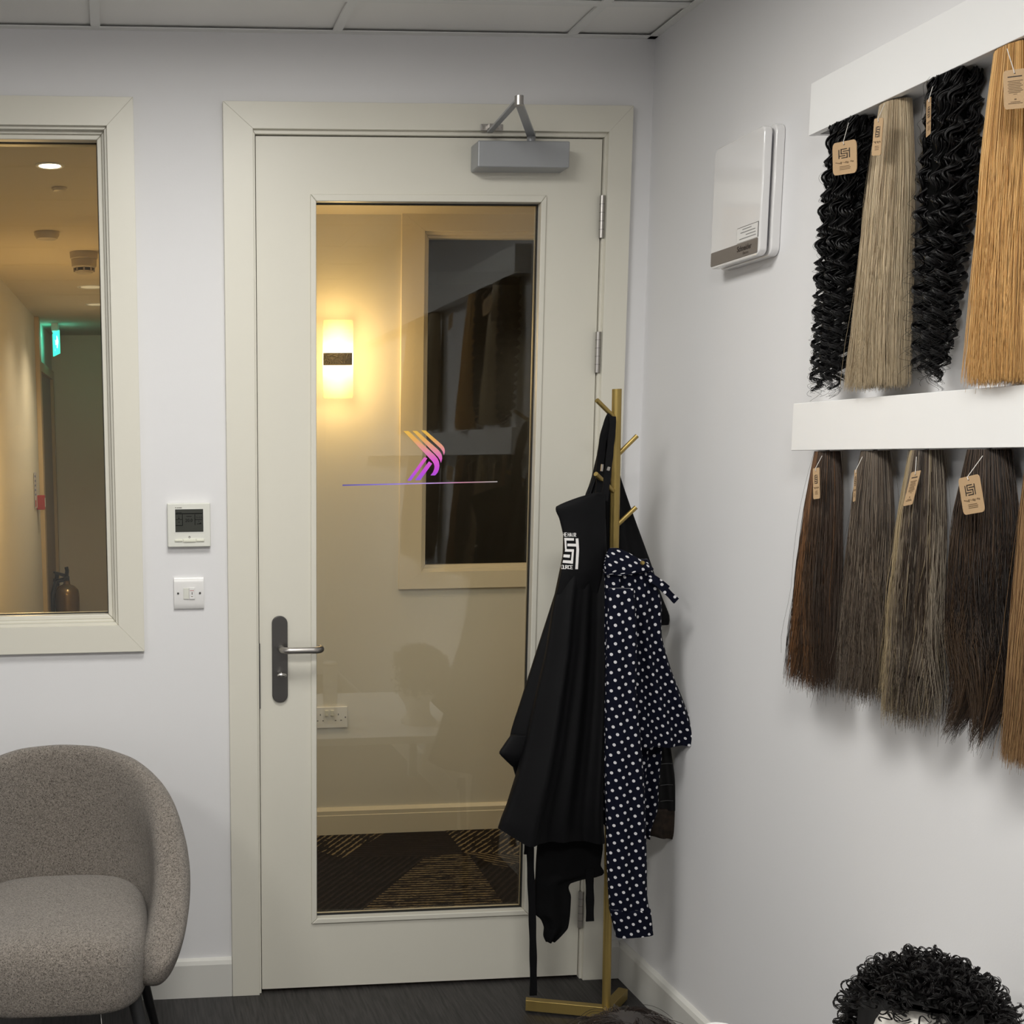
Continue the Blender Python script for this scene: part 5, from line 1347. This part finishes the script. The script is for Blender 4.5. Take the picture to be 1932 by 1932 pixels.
def wig_head(name, lab, cx, cy, zt, rx, ry, rzv, col, seed, face=(0, -1), ncurl=620, curl_r=.010, lab_cat='wig', straight=False, head_col=(.80, .76, .70)):
    """mannequin head with a wig: zt = top of wig"""
    rg = np.random.default_rng(seed)
    e = empty('mannequin_head', (cx, cy, TZ)); 
    tag(e, lab[0], 'mannequin head')
    hc = Vector((cx, cy, zt-rzv))
    rings = []
    prof_h = [(TZ, .072, .072, 0), (TZ+.012, .074, .074, 0), (TZ+.03, .055, .055, 0), (hc.z-.16, .045, .048, 0.0), (hc.z-.12, .050, .055, .01), (hc.z-.09, .062, .078, .012), (hc.z-.04, .072, .092, .008), (hc.z, .076, .098, 0), (hc.z+.04, .070, .090, 0), (hc.z+.07, .050, .064, 0), (hc.z+.088, .018, .022, 0)]
    prof_h = [p for i, p in enumerate(prof_h) if i == 0 or p[0] > prof_h[i-1][0]-1e-6]
    prof_h.sort(key=lambda p: p[0])
    fx, fy = Vector((*face, 0)).normalized().x, Vector((*face, 0)).normalized().y
    for (z, rs, rf, fo) in prof_h:
        ring = []
        for an in np.linspace(0, 2*math.pi, 32, endpoint=False):
            a, b = rs*math.sin(an), rf*math.cos(an)+fo
            if abs(z-(hc.z-.04)) < .03 and math.cos(an) > .97: b += .014       # nose
            ring.append((cx-fy*a*-1*1+fx*b, cy+fx*a*-1+fy*b, z))
        rings.append(ring)
    W(MB().loft(rings), 'head', mat('mannequin_'+str(seed), head_col, .45), e, smooth=True)
    wg = empty('curly_wig' if not straight else 'brown_wig', tuple(hc)); tag(wg, lab[1], lab_cat)
    # cap
    cap = []
    for q in np.linspace(-.55, 1.5, 14):
        z = hc.z+rzv*.86*math.sin(q); c = math.cos(q)
        ring = []
        for an in np.linspace(0, 2*math.pi, 36, endpoint=False):
            d = Vector((math.sin(an), math.cos(an), 0)); fr = d.x*fx+d.y*fy
            zz = z
            if fr > .40 and z < hc.z+.072: zz = hc.z+.072
            ring.append((cx+rx*.84*c*d.x, cy+ry*.84*c*d.y, zz))
        cap.append(ring)
    W(MB().loft(cap), 'wig_cap', mat('wig_cap_'+str(seed), tuple(np.array(col)*.5), .8), wg, smooth=True)
    # curls rooted on the ellipsoid
    sub = 5; K = 24 if not straight else 12
    u_ = rg.uniform(-.62, 1, ncurl); ph = rg.uniform(0, 2*np.pi, ncurl); c = np.sqrt(1-u_**2)
    D = np.stack([c*np.cos(ph), c*np.sin(ph), u_], -1)
    fr = D[:, 0]*fx+D[:, 1]*fy
    keep = ~((fr > .36) & (u_ < .50)); D = D[keep]; M_ = len(D)
    D = np.repeat(D, sub, 0); lock = np.repeat(np.arange(M_), sub); Nn = len(D)
    base = np.array([cx, cy, hc.z])+D*np.array([rx, ry, rzv])*.80
    t = np.linspace(0, 1, K)[None, :, None]
    tang1 = np.cross(D, [0.01, 0.02, 1]); tang1 /= np.linalg.norm(tang1, axis=1, keepdims=True)+1e-9; tang2 = np.cross(D, tang1)
    if not straight:
        outl = (.20*rx*(rg.uniform(.6, 1.5, M_)[lock]))[:, None, None]
        sw = rg.uniform(0, 6.28, M_)[lock]; dirv = tang1*np.cos(sw)[:, None]+tang2*np.sin(sw)[:, None]
        run = (rg.uniform(.012, .034, M_)[lock])[:, None, None]
        cr_ = (curl_r*rg.uniform(.6, 1.25, M_)[lock])[:, None, None]; trn = (rg.uniform(1.0, 2.3, M_)[lock])[:, None, None]
        p0 = (rg.uniform(0, 6.28, M_)[lock]+rg.normal(0, .25, Nn))[:, None, None]
        ax2 = np.cross(dirv, D)
        w_ = 2*np.pi*trn*t+p0
        P = base[:, None, :]+D[:, None, :]*(outl*np.sin(np.pi*.62*t)+cr_*np.cos(w_)*np.minimum(1, t*3))+dirv[:, None, :]*run*t+ax2[:, None, :]*cr_*np.sin(w_)*np.minimum(1, t*3)
        P += rg.normal(0, .0011, (Nn, 1, 3))*t
        R = np.full((Nn, K), .00055)
    else:
        down = np.array([0, 0, -1.0])
        P = base[:, None, :]+D[:, None, :]*(.24*rx*np.sin(np.pi*.55*t))+tang1[:, None, :]*(.05*t*rg.normal(1, .4, (Nn, 1, 1)))+down*(.05*t**2)
        P += rg.normal(0, .005, (Nn, 1, 3))*t
        R = np.full((Nn, K), .00035)
    P[:, :, 0] = np.minimum(P[:, :, 0], XR-.003)
    # hair never passes through the table
    P[:, :, 2] = np.maximum(P[:, :, 2], TZ+.004)
    C = np.array(col)*rg.uniform(.5, 1.6, (Nn, 1)); C = np.repeat(C[:, None, :], K, 1)
    tubes('hair_strands', P, R, C, HAIRB, 3, wg, 'stuff')
    return e
wc_ = onX(1752, 1925, 1.235)
wig_head('wig', ('pale mannequin head under the black curly wig', 'short black curly wig on the mannequin head at the lower right'), wc_[0], wc_[1], wc_[2]+.092, .118, .118, .112, (.005, .004, .004), 51, face=(-.75, -.66), ncurl=1300, curl_r=.0085)
bw = onZ(1195, 1908, .715)
bwp = onY(1192, 1893, bw[1]-.09); bwz = bwp[2]
wig_head('wig', ('mannequin head under the brown wig at the bottom edge', 'tousled dark brown wig top just showing at the bottom edge by the coat stand'), bwp[0], bw[1]-.09, bwz, .085, .10, .115, (.012, .0065, .0045), 52, face=(0, -1), ncurl=1100, straight=True, head_col=(.35, .25, .2))
# small round pot with a grey rim
cpz = onZ(1345, 1924, .66)
pt = empty('white_pot', (cpz[0], cpz[1]-.03, TZ)); tag(pt, 'white round pot with a grey metal rim at the bottom edge before the right wall', 'pot')
pc = (cpz[0], cpz[1]-.03)
W(MB().loft([ringz(pc, .028, TZ), ringz(pc, .030, TZ+.004), ringz(pc, .030, .650), ringz(pc, .026, .658), ringz(pc, .012, .662)]), 'body', WPLASTIC, pt, smooth='auto')
rim = []
for k in range(12):
    a = 2*math.pi*k/12; rim.append(ringz(pc, .0305+.0022*math.cos(a), .648+.004*math.sin(a)))
rim.append(rim[0])
W(MB().loft(rim, cap0=False, cap1=False), 'rim', STEEL, pt, smooth=True)
